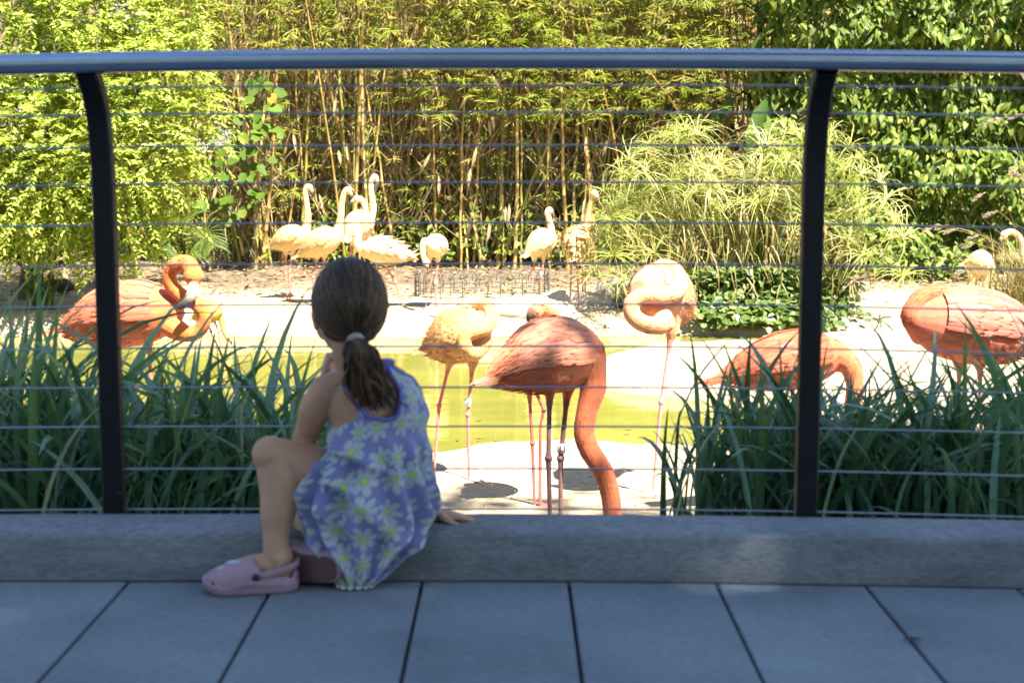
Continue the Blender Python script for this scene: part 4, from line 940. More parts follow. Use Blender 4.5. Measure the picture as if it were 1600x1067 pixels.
    for (bx, by, dd, txt, brad) in (band or []):
        c = at(bx, by, D + dd); mb = MB(); hh = brad * 1.15
        mb.loft([c + Vector((0, 0, -hh)), c + Vector((0, 0, -hh * .98)), c + Vector((0, 0, hh * .98)), c + Vector((0, 0, hh))], [brad * .96, brad, brad, brad * .96], n=14, ref=(0, 1, 0))
        bo = mb.build('leg_band', M['band'], t)
        if txt:
            cu = bpy.data.curves.new('txt', 'FONT'); cu.body = txt; cu.size = brad * 1.9; cu.align_x = 'CENTER'; cu.align_y = 'CENTER'; cu.extrude = .0006
            tmp = bpy.data.objects.new('tmp', cu); COL.objects.link(tmp); me = bpy.data.meshes.new_from_object(tmp.evaluated_get(bpy.context.evaluated_depsgraph_get())); bpy.data.objects.remove(tmp)
            me.materials.clear(); me.materials.append(M['print']); o = link(bpy.data.objects.new('lettering', me), bo)
            o.location = c - root + Vector((0, -brad - .0008, 0)); o.rotation_euler = (math.pi / 2, 0, 0)
    return t

PALE = (.66, .46, .22); PALE2 = (.71, .52, .29); APR = (.64, .35, .14)
far = 'pale flamingos on the far bank'
flamingo('leftmost pale flamingo of the far group, upright and looking right', solveD(452, 470), [(414, 388, .05), (480, 366, -.05)], [(476, 368, 11), (481, 342, 6.3), (479, 318, 5.2), (477, 300, 5.2), (482, 292, 6.3)], [(487, 298), (488, 308)], [[(447, 392), (446, 428), (449, 468)], [(457, 392), (452, 426), (453, 472)]], PALE, R=23, group=far)
flamingo('pale flamingo second from left in the far group, its tail overlapping the leftmost bird', solveD(499, 476), [(459, 404, .05), (532, 366, -.05)], [(527, 370, 12), (532, 342, 6.6), (534, 318, 5.4), (538, 302, 5.4), (543, 297, 6.5)], [(548, 303), (549, 312)], [[(497, 398), (489, 434), (492, 475)], [(507, 398), (506, 432), (507, 478)]], PALE, R=25, group=far)
flamingo('tallest pale flamingo of the far group, neck straight up behind the others', solveD(552, 452), [(537, 378, -.18), (577, 342, .18)], [(574, 350, 11), (583, 330, 6.2), (580, 302, 5.4), (580, 286, 5.2), (585, 277, 6.5)], [(589, 285), (587, 299)], [[(550, 376), (546, 408), (543, 454)], [(561, 376), (562, 408), (562, 454)]], PALE2, R=27, group=far)
flamingo('pale flamingo facing left with ruffled wing and tail to the right', solveD(618, 486), [(648, 408, .05), (566, 386, -.05)], [(574, 394, 13), (560, 384, 9), (560, 368, 6.8), (568, 348, 6), (571, 328, 5.6), (566, 314, 5.6), (559, 311, 6.5)], [(551, 315), (545, 321)], [[(598, 407), (618, 442), (631, 487)], [(588, 406), (592, 440), (594, 482)]], PALE2, R=25, ruffle=.9, group=far)
flamingo('small pale flamingo facing the railing with its head hanging, before the wire ring', solveD(673, 486), [(698, 390, .16), (671, 384, -.14)], [(672, 384, 9, -.12), (664, 376, 6, -.16), (660, 388, 5.2, -.19), (662, 402, 5.2, -.19), (666, 409, 6.2, -.2)], [(667, 415, -.22), (668, 421, -.22)], [[(672, 402), (676, 428), (664, 485)], [(684, 402), (681, 440), (681, 487)]], PALE2, R=21, band=[(681, 441, 0, None, .017)], group=far)
flamingo('pale flamingo with a straight neck standing at the right end of the wire ring', solveD(838, 484), [(817, 402, -.10), (866, 368, .10)], [(860, 374, 11), (861, 356, 6.2), (857, 340, 5.2), (855, 333, 5.2), (858, 329, 6.2)], [(862, 333, .1), (863, 339, .1)], [[(837, 400), (832, 434), (828, 485)], [(850, 400), (846, 434), (845, 482)]], PALE2, R=24, band=[(846, 428, 0, None, .017)], group=far)
flamingo('fluffed pale flamingo seen from behind, neck raised to the right, beside the feathery sedge', solveD(897, 488), [(899, 408, -.24), (904, 362, .14)], [(910, 366, 12, .12), (918, 350, 7, .14), (920, 333, 5.8, .13), (924, 314, 5.4, .1), (928, 302, 6.5, .08)], [(933, 308, .05), (934, 318, .05)], [[(892, 405), (892, 434), (890, 487)], [(904, 406), (903, 434), (904, 490)]], PALE, R=27, ruffle=.7, band=[(892, 431, 0, None, .017), (903, 428, 0, None, .017)], group=far)
flamingo('tucked-up flamingo almost hidden behind the fluffed pale one', solveD(911, 474), [(915, 416, -.2), (908, 374, .12)], [(908, 378, 10, .1), (912, 366, 7, .12), (905, 362, 6, .05), (900, 368, 6, 0)], [(899, 374, 0), (900, 380, 0)], [[(909, 400), (910, 430), (911, 474)], [(917, 400), (915, 430), (914, 472)]], PALE, R=22, group=far)
# middle and near birds
D9 = solveD(733, 752)
flamingo('apricot flamingo preening with its neck looped, standing beside the girl head', D9, [(660, 548, .08), (764, 518, -.05)], [(752, 536, 16, -.06), (742, 552, 12.5, -.12), (728, 545, 11.5, -.16), (727, 527, 11, -.16), (742, 518, 11, -.15), (758, 513, 11, -.12), (768, 497, 11, -.06), (763, 480, 11, .0), (745, 473, 11, .02), (728, 478, 12, .0)], [(714, 486, -.03), (705, 496, -.06)], [[(704, 560), (686, 634), (677, 752)], [(739, 562), (731, 648), (733, 752)]], APR, c_wing=(.64, .37, .15), R=43, hump=.16, wingtop=11, band=[(731, 629, 0, 'S', .0175)], leg_c=(.60, .19, .17))
flamingo('dark coral flamingo in the shade at the kerb, neck hanging straight down to the right', 6.35, [(757, 590, -.12), (938, 552, .06)], [(918, 560, 30, .0), (927, 600, 21, -.01), (918, 640, 17, -.02), (913, 676, 16.5, -.02), (922, 704, 16.5, -.02), (942, 736, 16, -.02), (953, 770, 15.5, -.02), (957, 806, 15, -.02), (955, 832, 14.5, -.02)], [(946, 846, -.03), (934, 862, -.05)], [[(859, 598), (857, 716), (861, 866)], [(888, 598, .05), (876, 716, .05), (876, 862, .05)]], (.76, .245, .125), c_neck=(.72, .20, .09), c_wing=(.76, .31, .20), R=58, wid=.95, hump=.20, wingtop=14, band=[(877, 700, .05, 'L', .0185)], leg_c=(.25, .13, .13), tail_drop=.5, legr=1.15)
flamingo('orange flamingo with a lifted leg half hidden behind the dark coral one', 7.15, [(792, 602, -.1), (880, 545, .1)], [(868, 545, 18, .1), (872, 510, 11, .12), (862, 492, 10, .1), (850, 487, 10, .05), (838, 487, 11.5, .02)], [(829, 491, 0), (825, 500, 0)], [[(826, 598), (832, 692), (836, 808)], [(832, 600, -.03), (850, 640, -.03), (844, 668, -.02)]], (.66, .22, .07), c_wing=(.64, .26, .10), R=42, leg_c=(.58, .16, .14))
flamingo('balled-up pale pink flamingo standing on one leg at the right of the water', solveD(1020, 775), [(1078, 492, .20), (996, 452, -.06)], [(1012, 478, 22, -.10), (1040, 504, 15, -.20), (1012, 508, 13.5, -.24), (990, 494, 13, -.24), (988, 474, 13, -.23), (1006, 462, 13, -.22), (1032, 463, 13, -.20), (1056, 456, 13.5, -.14), (1062, 438, 13, -.06), (1052, 422, 13, .0), (1038, 418, 13.5, .04)], [(1026, 424, .05), (1016, 434, .03)], [[(1050, 512), (1033, 628), (1020, 775)]], (.70, .36, .19), c_neck=(.72, .38, .20), R=50, hump=.12, wingtop=11, leg_c=(.62, .26, .24))
flamingo('bright orange flamingo with its neck bent in a loop, by the left post', 6.9, [(86, 516, .10), (282, 486, -.06)], [(258, 500, 26, -.05), (274, 514, 17, -.08), (296, 522, 12.5, -.10), (313, 514, 11, -.11), (319, 496, 10.5, -.12), (308, 477, 10.5, -.12), (284, 462, 11.2, -.10), (268, 446, 11, -.10), (265, 427, 11, -.11), (278, 413, 12.5, -.13), (293, 413, 13.5, -.14), (302, 427, 14, -.15)], [(302, 446, -.17), (297, 466, -.18), (281, 480, -.20)], [[(232, 524), (236, 610), (240, 770)], [(218, 520, .05), (150, 512, .06), (92, 512, .06), (84, 545, .06)]], (.72, .205, .085), c_neck=(.80, .225, .055), c_wing=(.70, .215, .12), R=50, hump=.14, wingtop=14, leg_c=(.60, .20, .18), tail_drop=.3)
flamingo('salmon flamingo bent low with a black wing tip, feeding behind the right post', 6.9, [(1114, 592, -.05), (1318, 552, .08)], [(1302, 556, 27, .06), (1328, 572, 17, .04), (1336, 604, 14, .02), (1331, 644, 13.5, 0), (1326, 690, 13, -.02), (1322, 720, 13, -.03)], [(1314, 736, -.05), (1302, 748, -.07)], [[(1236, 588), (1244, 676), (1240, 800)], [(1262, 588), (1266, 676), (1270, 800)]], (.62, .16, .07), c_wing=(.56, .15, .075), R=45, hump=.10, wingtop=13, dark_tip=True, tail_drop=.35)
flamingo('sleeping pink flamingo with its head tucked on its back, at the right', 6.6, [(1650, 536, .10), (1424, 500, -.08)], [(1446, 512, 30, -.05), (1426, 496, 18, -.07), (1432, 474, 15, -.07), (1450, 461, 14.5, -.06), (1470, 459, 14.5, -.05), (1488, 466, 15, -.05)], [(1502, 476, -.05), (1514, 486, -.05)], [[(1500, 560), (1496, 650), (1500, 800)], [(1530, 560), (1534, 650), (1530, 800)]], (.62, .175, .10), c_neck=(.66, .17, .07), c_wing=(.62, .20, .145), R=58, hump=.08, wingtop=14)
DP = solveD(1522, 474)
flamingo('small pale flamingo drinking with its neck down, at the right before the fountain grass', DP, [(1500, 414, .05), (1552, 412, -.05)], [(1546, 418, 12), (1543, 436, 7), (1539, 450, 5.8), (1544, 462, 5.6), (1554, 466, 5.6), (1560, 474, 6.2)], [(1562, 482), (1559, 489)], [[(1518, 432), (1508, 452), (1505, 476)], [(1528, 432), (1522, 454), (1521, 478)]], PALE2, R=22, group=far)
flamingo('pale flamingo at the right edge with an S-shaped neck', solveD(1640, 484), [(1690, 440, .05), (1612, 412, -.05)], [(1622, 416, 13), (1606, 420, 8), (1598, 404, 6.2), (1598, 384, 6), (1591, 369, 5.8), (1580, 362, 5.8), (1570, 366, 6.6)], [(1564, 374), (1563, 385)], [[(1636, 432), (1634, 458), (1636, 486)], [(1652, 432), (1654, 458), (1652, 486)]], PALE2, R=25, group=far)
flamingo('yellowish flamingo with its neck down, mostly hidden behind the bent-necked orange one', 14.0, [(296, 500, .05), (346, 484, -.05)], [(338, 488, 10), (346, 500, 6), (350, 516, 5.4), (356, 526, 6)], [(360, 532), (362, 537)], [[(322, 500), (330, 518), (332, 535)], [(334, 500), (342, 518), (344, 536)]], (.50, .32, .10), R=20, group=far)

# ---- duck
def duck():
    D = solveD(98, 462); s = D / F; p = at(98, 460, D); z = gz(p.x, D); root = Vector((p.x, D, z))
    t = empty('duck', root, 'small dark brown duck walking on the bank under the lime shrub', 'duck')
    dk = (.045, .032, .024); br = (.12, .075, .035); mb = MB()
    T0, C0 = at(118, 452, D + .03), at(84, 446, D - .03); us = np.linspace(0, 1, 14)
    mb.loft([T0.lerp(C0, u) + Vector((0, 0, .012 * math.sin(u * 3.1))) for u in us], [11.5 * s * f for f in np.interp(us, PROF_U, PROF_R)], ref=(0, 0, 1), n=14, col=[dk] * 14)
    mb.tube([tuple(at(86, 446, D - .02)), tuple(at(81, 438, D - .03)), tuple(at(79, 434, D - .03))], [6.5 * s, 5 * s, 5.6 * s], n=12, col=br)
    mb.ball(at(79, 433, D - .03), 6.4 * s, n=12, col=br); mb.tube([tuple(at(75, 434, D - .03)), tuple(at(69, 437, D - .03))], [3.2 * s, 2.4 * s], n=8, rb=[2.4 * s, 1 * s], col=(.30, .20, .04))
    for dx, dd in ((-3, -.03), (4, .03)):
        a = at(98 + dx, 452, D + dd); f = at(96 + dx * 1.6, 462, D + dd); f.z = gz(f.x, f.y) + .006
        mb.tube([tuple(a), tuple(f)], [.010, .006], n=7, sub=3, col=(.35, .16, .03))
        for e in (-.5, 0, .5): mb.tube([tuple(f), tuple(f + Vector((-math.cos(e) * .035, math.sin(e) * .035, -.001)))], [.006, .005], n=6, sub=2, col=(.35, .16, .03))
    me = voxel_mesh(mb, .0046, 'body'); V = relax(me, 2); color_by_samples(me, mb.samp, V, .006); me.transform(Matrix.Translation(-root)); me.materials.append(M['plumage'])
    link(bpy.data.objects.new('body', me), t)
    fm = feather_mat('duck_feather', (.05, .036, .026), (.16, .12, .09))
    for sg in (-1, 1):
        mb = MB()
        for i in range(16):
            u0 = .8 - .45 * (i // 4) / 3; vs = []
            for q in range(5):
                u = u0 - .45 * q / 4; r = 11.5 * s * float(np.interp(max(u, .05), PROF_U, PROF_R)) + .004 + .002 * q; c = T0.lerp(C0, u); ph = .5 + .25 * (i % 4)
                w = .10 * math.sin(math.pi * (.2 + .75 * q / 4))
                for e in (-1, 1): vs.append(c + Vector((0, math.sin(ph + e * w) * r * sg, math.cos(ph + e * w) * r + .012)))
            mb.add(vs, [(q * 2, q * 2 + 1, q * 2 + 3, q * 2 + 2) for q in range(4)])
        mb.build('wing', fm, t)
    for sg in (-1, 1):
        mb = MB(); mb.ball(at(77, 431.5, D - .03) + Vector((0, sg * 6.1 * s, 0)), .0045, n=8); mb.build('eye', M['pupil'], t)
duck()

# ================================================================== THE GIRL
def skin_mat():
    m, nt, b = new_mat('skin')
    f = noise_tex(nt, 18, 4, .6)
    nt.links.new(ramp(nt, f, [(.3, (.47, .255, .165)), (.7, (.56, .325, .22))]), b.inputs['Base Color'])
    b.inputs['Roughness'].default_value = .5; b.inputs['Subsurface Weight'].default_value = .12; b.inputs['Subsurface Radius'].default_value = (.02, .008, .004); b.inputs['Subsurface Scale'].default_value = .4
    return m
M['skin'] = skin_mat()
def daisy_mat():
    m, nt, b = new_mat('daisy_print_cotton')
    uv = N(nt, 'ShaderNodeUVMap', uv_map='UVMap'); vm = N(nt, 'ShaderNodeVectorMath', operation='SCALE'); nt.links.new(uv.outputs[0], vm.inputs[0]); vm.inputs['Scale'].default_value = 1 / .053
    vo = N(nt, 'ShaderNodeTexVoronoi', voronoi_dimensions='2D'); vo.inputs['Scale'].default_value = 1; vo.inputs['Randomness'].default_value = .5; nt.links.new(vm.outputs[0], vo.inputs['Vector'])
    df = N(nt, 'ShaderNodeVectorMath', operation='SUBTRACT'); nt.links.new(vm.outputs[0], df.inputs[0]); nt.links.new(vo.outputs['Position'], df.inputs[1])
    sp = N(nt, 'ShaderNodeSeparateXYZ'); nt.links.new(df.outputs[0], sp.inputs[0]); sc = N(nt, 'ShaderNodeSeparateColor'); nt.links.new(vo.outputs['Color'], sc.inputs[0])
    def mth(op, a, c=None):
        q = N(nt, 'ShaderNodeMath', operation=op)
        for i, s in enumerate((a, c)):
            if s is None: continue
            if isinstance(s, (int, float)): q.inputs[i].default_value = s
            else: nt.links.new(s, q.inputs[i])
        return q.outputs[0]
    ang = mth('ARCTAN2', sp.outputs['Y'], sp.outputs['X']); ang = mth('ADD', ang, mth('MULTIPLY', sc.outputs['Red'], 6.28))
    c = mth('ABSOLUTE', mth('COSINE', mth('MULTIPLY', ang, 3.5))); pet = mth('POWER', c, .45)
    d = vo.outputs['Distance']; edge = mth('MULTIPLY', pet, mth('ADD', mth('MULTIPLY', sc.outputs['Green'], .09), .50))
    mask = mth('MULTIPLY', mth('LESS_THAN', d, edge), mth('GREATER_THAN', d, .13)); eye = mth('LESS_THAN', d, .105)
    fab = noise_tex(nt, 9, 3, .5); base = ramp(nt, fab, [(.3, (.185, .195, .42)), (.7, (.235, .245, .51))])
    m1 = N(nt, 'ShaderNodeMix', data_type='RGBA'); nt.links.new(mask, m1.inputs['Factor']); nt.links.new(base, m1.inputs['A']); m1.inputs['B'].default_value = (.42, .48, .50, 1)
    m2 = N(nt, 'ShaderNodeMix', data_type='RGBA'); nt.links.new(eye, m2.inputs['Factor']); nt.links.new(m1.outputs['Result'], m2.inputs['A']); m2.inputs['B'].default_value = (.42, .66, .05, 1)
    nt.links.new(m2.outputs['Result'], b.inputs['Base Color']); b.inputs['Roughness'].default_value = .85; b.inputs['Sheen Weight'].default_value = .2
    bump(nt, b, noise_tex(nt, 900, 2, .5), .15, .001); return m
M['daisy'] = daisy_mat()
M['piping'] = simple('violet_piping', (.15, .15, .52), .8, 0, .1, 60)
M['croc'] = simple('pink_foam_shoe', (.40, .25, .325), .55, 0, .10, 20)
M['sole'] = simple('worn_mauve_sole', (.125, .066, .07), .75, 0, .3, 22, .2)
M['rivet'] = simple('dark_blue_button', (.02, .03, .07), .3, 0, .1)
M['hole_shade'] = simple('painted_vent_shade', (.035, .008, .02), .8, 0, .1)
M['charm_a'] = simple('pale_lilac_charm', (.55, .50, .75), .35, 0, .1); M['charm_b'] = simple('pale_blue_charm', (.40, .62, .72), .35, 0, .1); M['charm_y'] = simple('yellow_charm_centre', (.75, .60, .10), .35, 0, .1)
M['tie'] = simple('pale_hair_band', (.42, .40, .42), .9, 0, .2, 200, .5)
def hair_mat():
    m, nt, b = new_mat('brown_hair'); a = N(nt, 'ShaderNodeAttribute', attribute_name='rnd')
    nt.links.new(ramp(nt, a.outputs['Fac'], [(0, (.028, .016, .009)), (.5, (.074, .043, .024)), (.85, (.155, .095, .052)), (1, (.30, .20, .12))]), b.inputs['Base Color'])
    b.inputs['Roughness'].default_value = .42; b.inputs['Specular IOR Level'].default_value = .35; b.inputs['Anisotropic'].default_value = .5; return m
M['hair'] = hair_mat()

OY = -0.06                                                     # girl depth offset
girl = empty('person', (-.30, 3.16 + OY, .10), 'small girl with brown ponytail and violet daisy-print dress sitting on the kerb, back turned', 'person')
def g_(x, y, z): return Vector((x, y + OY, z))
HC = at(545, 482, 3.07)                                         # head centre
hf = Vector((-.30, .945, -.12)).normalized(); hl = Vector((0, 0, 1)).cross(hf).normalized(); hu = hf.cross(hl).normalized()
HR = Matrix((( hl.x, hf.x, hu.x), (hl.y, hf.y, hu.y), (hl.z, hf.z, hu.z)))      # columns: left, forward, up
def hp(l, f, u): return HC + hl * l + hf * f + hu * u
sk = MB()
sk.ball(hp(0, -.005, .012), .069, .084, .082, rot=HR, n=26)                     # skull
sk.ball(hp(0, .026, -.034), .055, .056, .064, rot=HR, n=22)                     # face and jaw
sk.ball(hp(0, .060, -.078), .022, .020, .017, rot=HR, n=14)                     # chin
for sg in (-1, 1):
    sk.ball(hp(sg * .034, .056, -.040), .026, .024, .026, rot=HR, n=14)         # cheeks
    sk.ball(hp(sg * .068, .006, -.020), .007, .017, .025, rot=HR, n=12); sk.ball(hp(sg * .073, .000, -.012), .006, .012, .016, rot=HR, n=10)   # ears
sk.tube([tuple(hp(0, .076, -.006)), tuple(hp(0, .086, -.026)), tuple(hp(0, .090, -.036))], [.007, .008, .010], n=10)     # nose
for sg in (-1, 1): sk.ball(hp(sg * .009, .083, -.040), .006, .007, .005, rot=HR, n=8)
sk.tube([tuple(hp(-.018, .076, -.058)), tuple(hp(0, .083, -.057)), tuple(hp(.018, .076, -.058))], [.003, .005, .003], n=8)   # lips
sk.tube([tuple(hp(-.015, .075, -.064)), tuple(hp(0, .081, -.065)), tuple(hp(.015, .075, -.064))], [.003, .005, .003], n=8)
for sg in (-1, 1): sk.tube([tuple(hp(sg * .012, .079, .010)), tuple(hp(sg * .030, .073, .014)), tuple(hp(sg * .046, .060, .010))], [.004, .005, .004], n=8)   # brow
# neck and trunk
sk.tube([tuple(hp(0, -.016, -.045)), tuple(g_(-.333, 3.135, .465)), tuple(g_(-.322, 3.150, .425)), tuple(g_(-.31, 3.16, .38))], [.040, .037, .042, .05], n=16)
yaw = math.radians(25); tf = Vector((-math.sin(yaw), math.cos(yaw), 0)); tl = Vector((-math.cos(yaw), -math.sin(yaw), 0))
TR = [(.13, -.285, 3.165, .085, .085), (.17, -.285, 3.17, .098, .085), (.22, -.288, 3.17, .090, .076), (.28, -.291, 3.165, .084, .070), (.33, -.293, 3.16, .086, .068), (.37, -.296, 3.155, .092, .066), (.395, -.298, 3.155, .094, .058), (.415, -.30, 3.155, .085, .047), (.43, -.305, 3.155, .062, .038)]
sk.loft([g_(x, y, z) for z, x, y, a, b in TR], [a for *_, a, b in TR], [b for *_, a, b in TR], ref=tf, n=26)
LS, RS = g_(-.384, 3.125, .398), g_(-.248, 3.212, .392)
sk.ball(LS, .034, n=14); sk.ball(RS, .028, n=14)
sk.tube([tuple(LS), tuple(g_(-.335, 3.145, .425)), tuple(g_(-.30, 3.16, .435)), tuple(g_(-.275, 3.185, .424)), tuple(RS)], [.030, .030, .032, .025, .024], n=12)
# left arm: elbow on the knee, hand at the chin
LE, LW = g_(-.440, 3.185, .283), g_(-.398, 3.225, .392)
sk.tube([tuple(LS), tuple(LS.lerp(LE, .35) + Vector((-.006, -.004, 0))), tuple(LS.lerp(LE, .75)), tuple(LE)], [.034, .033, .028, .026], n=14)
sk.tube([tuple(LE), tuple(LE.lerp(LW, .35)), tuple(LW)], [.026, .026, .018], n=12)
# right arm: hand flat on the kerb
RE, RW = g_(-.202, 3.235, .270), g_(-.170, 3.222, .128)
sk.tube([tuple(RS), tuple(RS.lerp(RE, .5) + Vector((.006, 0, 0))), tuple(RE)], [.032, .029, .025], n=14)
sk.tube([tuple(RE), tuple(RE.lerp(RW, .35)), tuple(RW)], [.025, .025, .0175], n=12)
def hand(w, d, nrm, size, curl, spread, thumb_sign):
    """palm and five separate bent fingers; nrm points out of the back of the hand"""
    d = d.normalized(); nrm = (nrm - d * nrm.dot(d)).normalized(); s_ = d.cross(nrm)
    pl = size * .50; pw = size * .22; pt = size * .11
    sk.tube([tuple(w), tuple(w + d * pl * .35), tuple(w + d * pl * .75), tuple(w + d * pl)], [size * .15, pw * .85, pw * 1.02, pw * .92], n=14, sub=3, ref=tuple(nrm), rb=[size * .13, pt * 1.1, pt, pt * .75])
    for i, (off, ln) in enumerate(((.72, .40), (.26, .46), (-.22, .43), (-.66, .33))):
        b = w + d * pl * .86 + s_ * (pw * off * thumb_sign); a = spread * off * thumb_sign
        dd = (d * math.cos(a) + s_ * math.sin(a)).normalized(); ang = 0; P = [b]; L = size * ln
        for q, f in enumerate((.16, .38, .26, .22)):
            P.append(P[-1] + (dd * math.cos(ang) - nrm * math.sin(ang)) * L * f); ang += curl * (.7 + .3 * q)
        r = size * .062 * (1 if ln > .35 else .88)
        sk.tube([tuple(p) for p in P], [r * 1.05, r, r * .98, r * .9, r * .78], n=10, sub=3)
    b = w + d * pl * .22 + s_ * (pw * .75 * thumb_sign); td = (d * .62 + s_ * thumb_sign * .72 - nrm * .25).normalized(); t2 = (td * .7 + d * .6 - nrm * .15).normalized()
    sk.tube([tuple(b), tuple(b + td * size * .17), tuple(b + td * size * .17 + t2 * size * .15), tuple(b + td * size * .17 + t2 * size * .27)], [size * .095, size * .078, size * .070, size * .058], n=10, sub=3)
hand(RW + Vector((.004, 0, -.013)), Vector((.88, .22, -.12)), Vector((.12, 0, 1)), .100, .10, .35, 1)
hand(LW, Vector((.10, .02, 1)), Vector((-.8, -.1, .2)), .105, .75, .20, -1)
# left leg: knee up, foot on the paving
LK, LA = at(426, 712, 3.045), at(432, 868, 3.005); LH = g_(-.335, 3.19, .165)
sk.tube([tuple(LH), tuple(LH.lerp(LK, .5) + Vector((0, 0, .006))), tuple(LH.lerp(LK, .86)), tuple(LK)], [.066, .058, .046, .041], n=18)
sk.ball(LK + Vector((-.004, -.004, .004)), .039, n=14)
sk.tube([tuple(LK), tuple(LK.lerp(LA, .28) + Vector((.010, .004, 0))), tuple(LK.lerp(LA, .55) + Vector((.006, .004, 0))), tuple(LK.lerp(LA, .85)), tuple(LA)], [.039, .042, .037, .027, .0265], n=18)
sk.ball(LA + Vector((.004, -.022, -.004)), .010, n=10)
HEEL, TOE = at(458, 905, 3.0), at(335, 905, 2.985)
sk.tube([tuple(LA + Vector((.010, 0, .0))), tuple(Vector((HEEL.x - .03, HEEL.y, .040)))], [.027, .027], n=12, sub=3)
sk.tube([tuple(Vector((HEEL.x - .022, HEEL.y, .034))), tuple(Vector((HEEL.x - .07, HEEL.y, .044))), tuple(Vector((HEEL.x - .12, HEEL.y, .032))), tuple(Vector((HEEL.x - .15, HEEL.y, .028)))], [.025, .028, .025, .018], n=14, sub=3)
# right leg tucked under, sole of its shoe to the viewer
RK = g_(-.452, 3.255, .165); RA = g_(-.385, 3.105, .050)
sk.tube([tuple(g_(-.245, 3.20, .165)), tuple(g_(-.36, 3.235, .175)), tuple(RK)], [.066, .055, .040], n=16)
sk.tube([tuple(RK), tuple(RK.lerp(RA, .35) + Vector((-.01, 0, 0))), tuple(RA)], [.038, .038, .026], n=14)
sk.tube([tuple(RA), tuple(RA + Vector((-.02, -.008, -.006))), tuple(RA + Vector((-.075, .022, -.006)))], [.026, .026, .018], n=12)
me = voxel_mesh(sk, .0036, 'body'); relax(me, 5, .55); me.transform(Matrix.Translation(-Vector(girl.location))); me.materials.append(M['skin'])
me.polygons.foreach_set('use_smooth', [True] * len(me.polygons)); link(bpy.data.objects.new('body', me), girl)
for sg in (-1, 1):
    mb = MB(); mb.ball(hp(sg * .029, .0635, -.002), .0105, n=12); mb.ball(hp(sg * .029, .0705, -.002), .0048, n=10, m=1); mb.build('eye', [M['band'], M['pupil']], girl)

# ---- dress: rings of cloth from the hem to the straps
RW_ = [(0.006, -0.350, -0.288, 3.040, 3.080), (0.03, -0.370, -0.248, 3.038, 3.095), (0.06, -0.392, -0.219, 3.036, 3.112), (0.09, -0.412, -0.194, 3.034, 3.118), (0.118, -0.427, -0.18, 3.034, 3.25), (0.15, -0.44, -0.172, 3.032, 3.262), (0.19, -0.446, -0.169, 3.034, 3.264), (0.22, -0.434, -0.17, 3.042, 3.262), (0.25, -0.404, -0.173, 3.058, 3.256), (0.28, -0.388, -0.176, 3.07, 3.25), (0.31, -0.379, -0.181, 3.076, 3.246), (0.34, -0.377, -0.174, 3.08, 3.242), (0.37, -0.384, -0.184, 3.083, 3.238), (0.395, -0.39, -0.192, 3.088, 3.232), (0.415, -0.384, -0.207, 3.097, 3.22), (0.43, -0.366, -0.226, 3.112, 3.208), (0.445, -0.348, -0.245, 3.128, 3.193), (0.46, -0.33, -0.262, 3.14, 3.18)]
RWa = np.array(RW_)
def ring(z): return [np.interp(z, RWa[:, 0], RWa[:, k]) for k in range(1, 5)]
def ztop(a):
    """height of the dress edge round the body; a = 0 right, -90 deg towards the camera"""
    c, s = math.cos(a), math.sin(a); b = -s
    if b > 0:
        xs = [-1, -.97, -.93, -.86, -.78, -.55, -.45, -.3, -.1, .15, .42, .58, .68, .78, .93, 1]
        zs_ = [.345, .350, .395, .438, .453, .452, .42, .378, .350, .343, .352, .385, .43, .453, .446, .425]
    else:
        xs = [-1, -.93, -.86, -.78, -.60, -.4, 0, .4, .60, .78, .88, .93, .97, 1]
        zs_ = [.345, .375, .438, .453, .43, .395, .385, .395, .43, .453, .40, .36, .38, .425]
    return float(np.interp(c, xs, zs_))
NA, NZ = 168, 64; vs = []; uvs = []
for j in range(NZ + 1):
    v = j / NZ
    for i in range(NA):
        a = 2 * math.pi * i / NA; zt = ztop(a); z = .006 + (zt - .006) * v
        xl, xr, yn, yf = ring(z); cx0, hx = (xl + xr) / 2, (xr - xl) / 2; cy0, hy = (yn + yf) / 2, (yf - yn) / 2
        c, s = math.cos(a), math.sin(a); pw = 2 / 2.25
        ux, uy = math.copysign(abs(c) ** pw, c), math.copysign(abs(s) ** pw, s)
        p = Vector((cx0 + hx * ux, cy0 + hy * uy, z))
        # folds: gathers at the waist, a crossing crease at the left hip, ripples towards the hem
        low = max(0, min(1, (.31 - z) / .10)) * (.35 + .65 * min(1, z / .09)); f = 0
        f += low * .017 * math.sin(a * 13 + 5 * mnoise.noise((p.x * 6, p.z * 5, 1)) + z * 14)
        f += low * .017 * mnoise.noise((p.x * 16 + z * 9, p.y * 16, z * 10)) + .0055 * mnoise.noise((p.x * 30, p.y * 20, z * 24))
        if s < .3:
            for (x0, z0, x1, z1, w, amp) in ((-.372, .305, -.245, .235, .011, .013), (-.395, .255, -.30, .180, .014, .011), (-.255, .26, -.225, .15, .014, -.007), (-.41, .19, -.33, .12, .013, .009), (-.345, .31, -.36, .22, .012, .010), (-.30, .17, -.23, .10, .016, .008), (-.35, .10, -.32, .02, .012, .009)):
                d = Vector((x1 - x0, 0, z1 - z0)); q = Vector((p.x - x0, 0, z - z0)); tt = max(0, min(1, q.dot(d) / d.length_squared)); ds = (q - d * tt).length
                f += 2.3 * amp * math.exp(-(ds / w) ** 2) * math.sin(math.pi * (.12 + .76 * tt))
        nrm = Vector((c / max(hx, .02), s / max(hy, .02), 0)).normalized()
        p += nrm * f; p.y += OY
        vs.append(p); uvs.append((a * .135, z))
fs = [(j * NA + i, j * NA + (i + 1) % NA, (j + 1) * NA + (i + 1) % NA, (j + 1) * NA + i) for j in range(NZ) for i in range(NA)]
mb = MB(); mb.add(vs, fs, 0, .5); me = mb.mesh('dress', M['daisy'], girl.location)
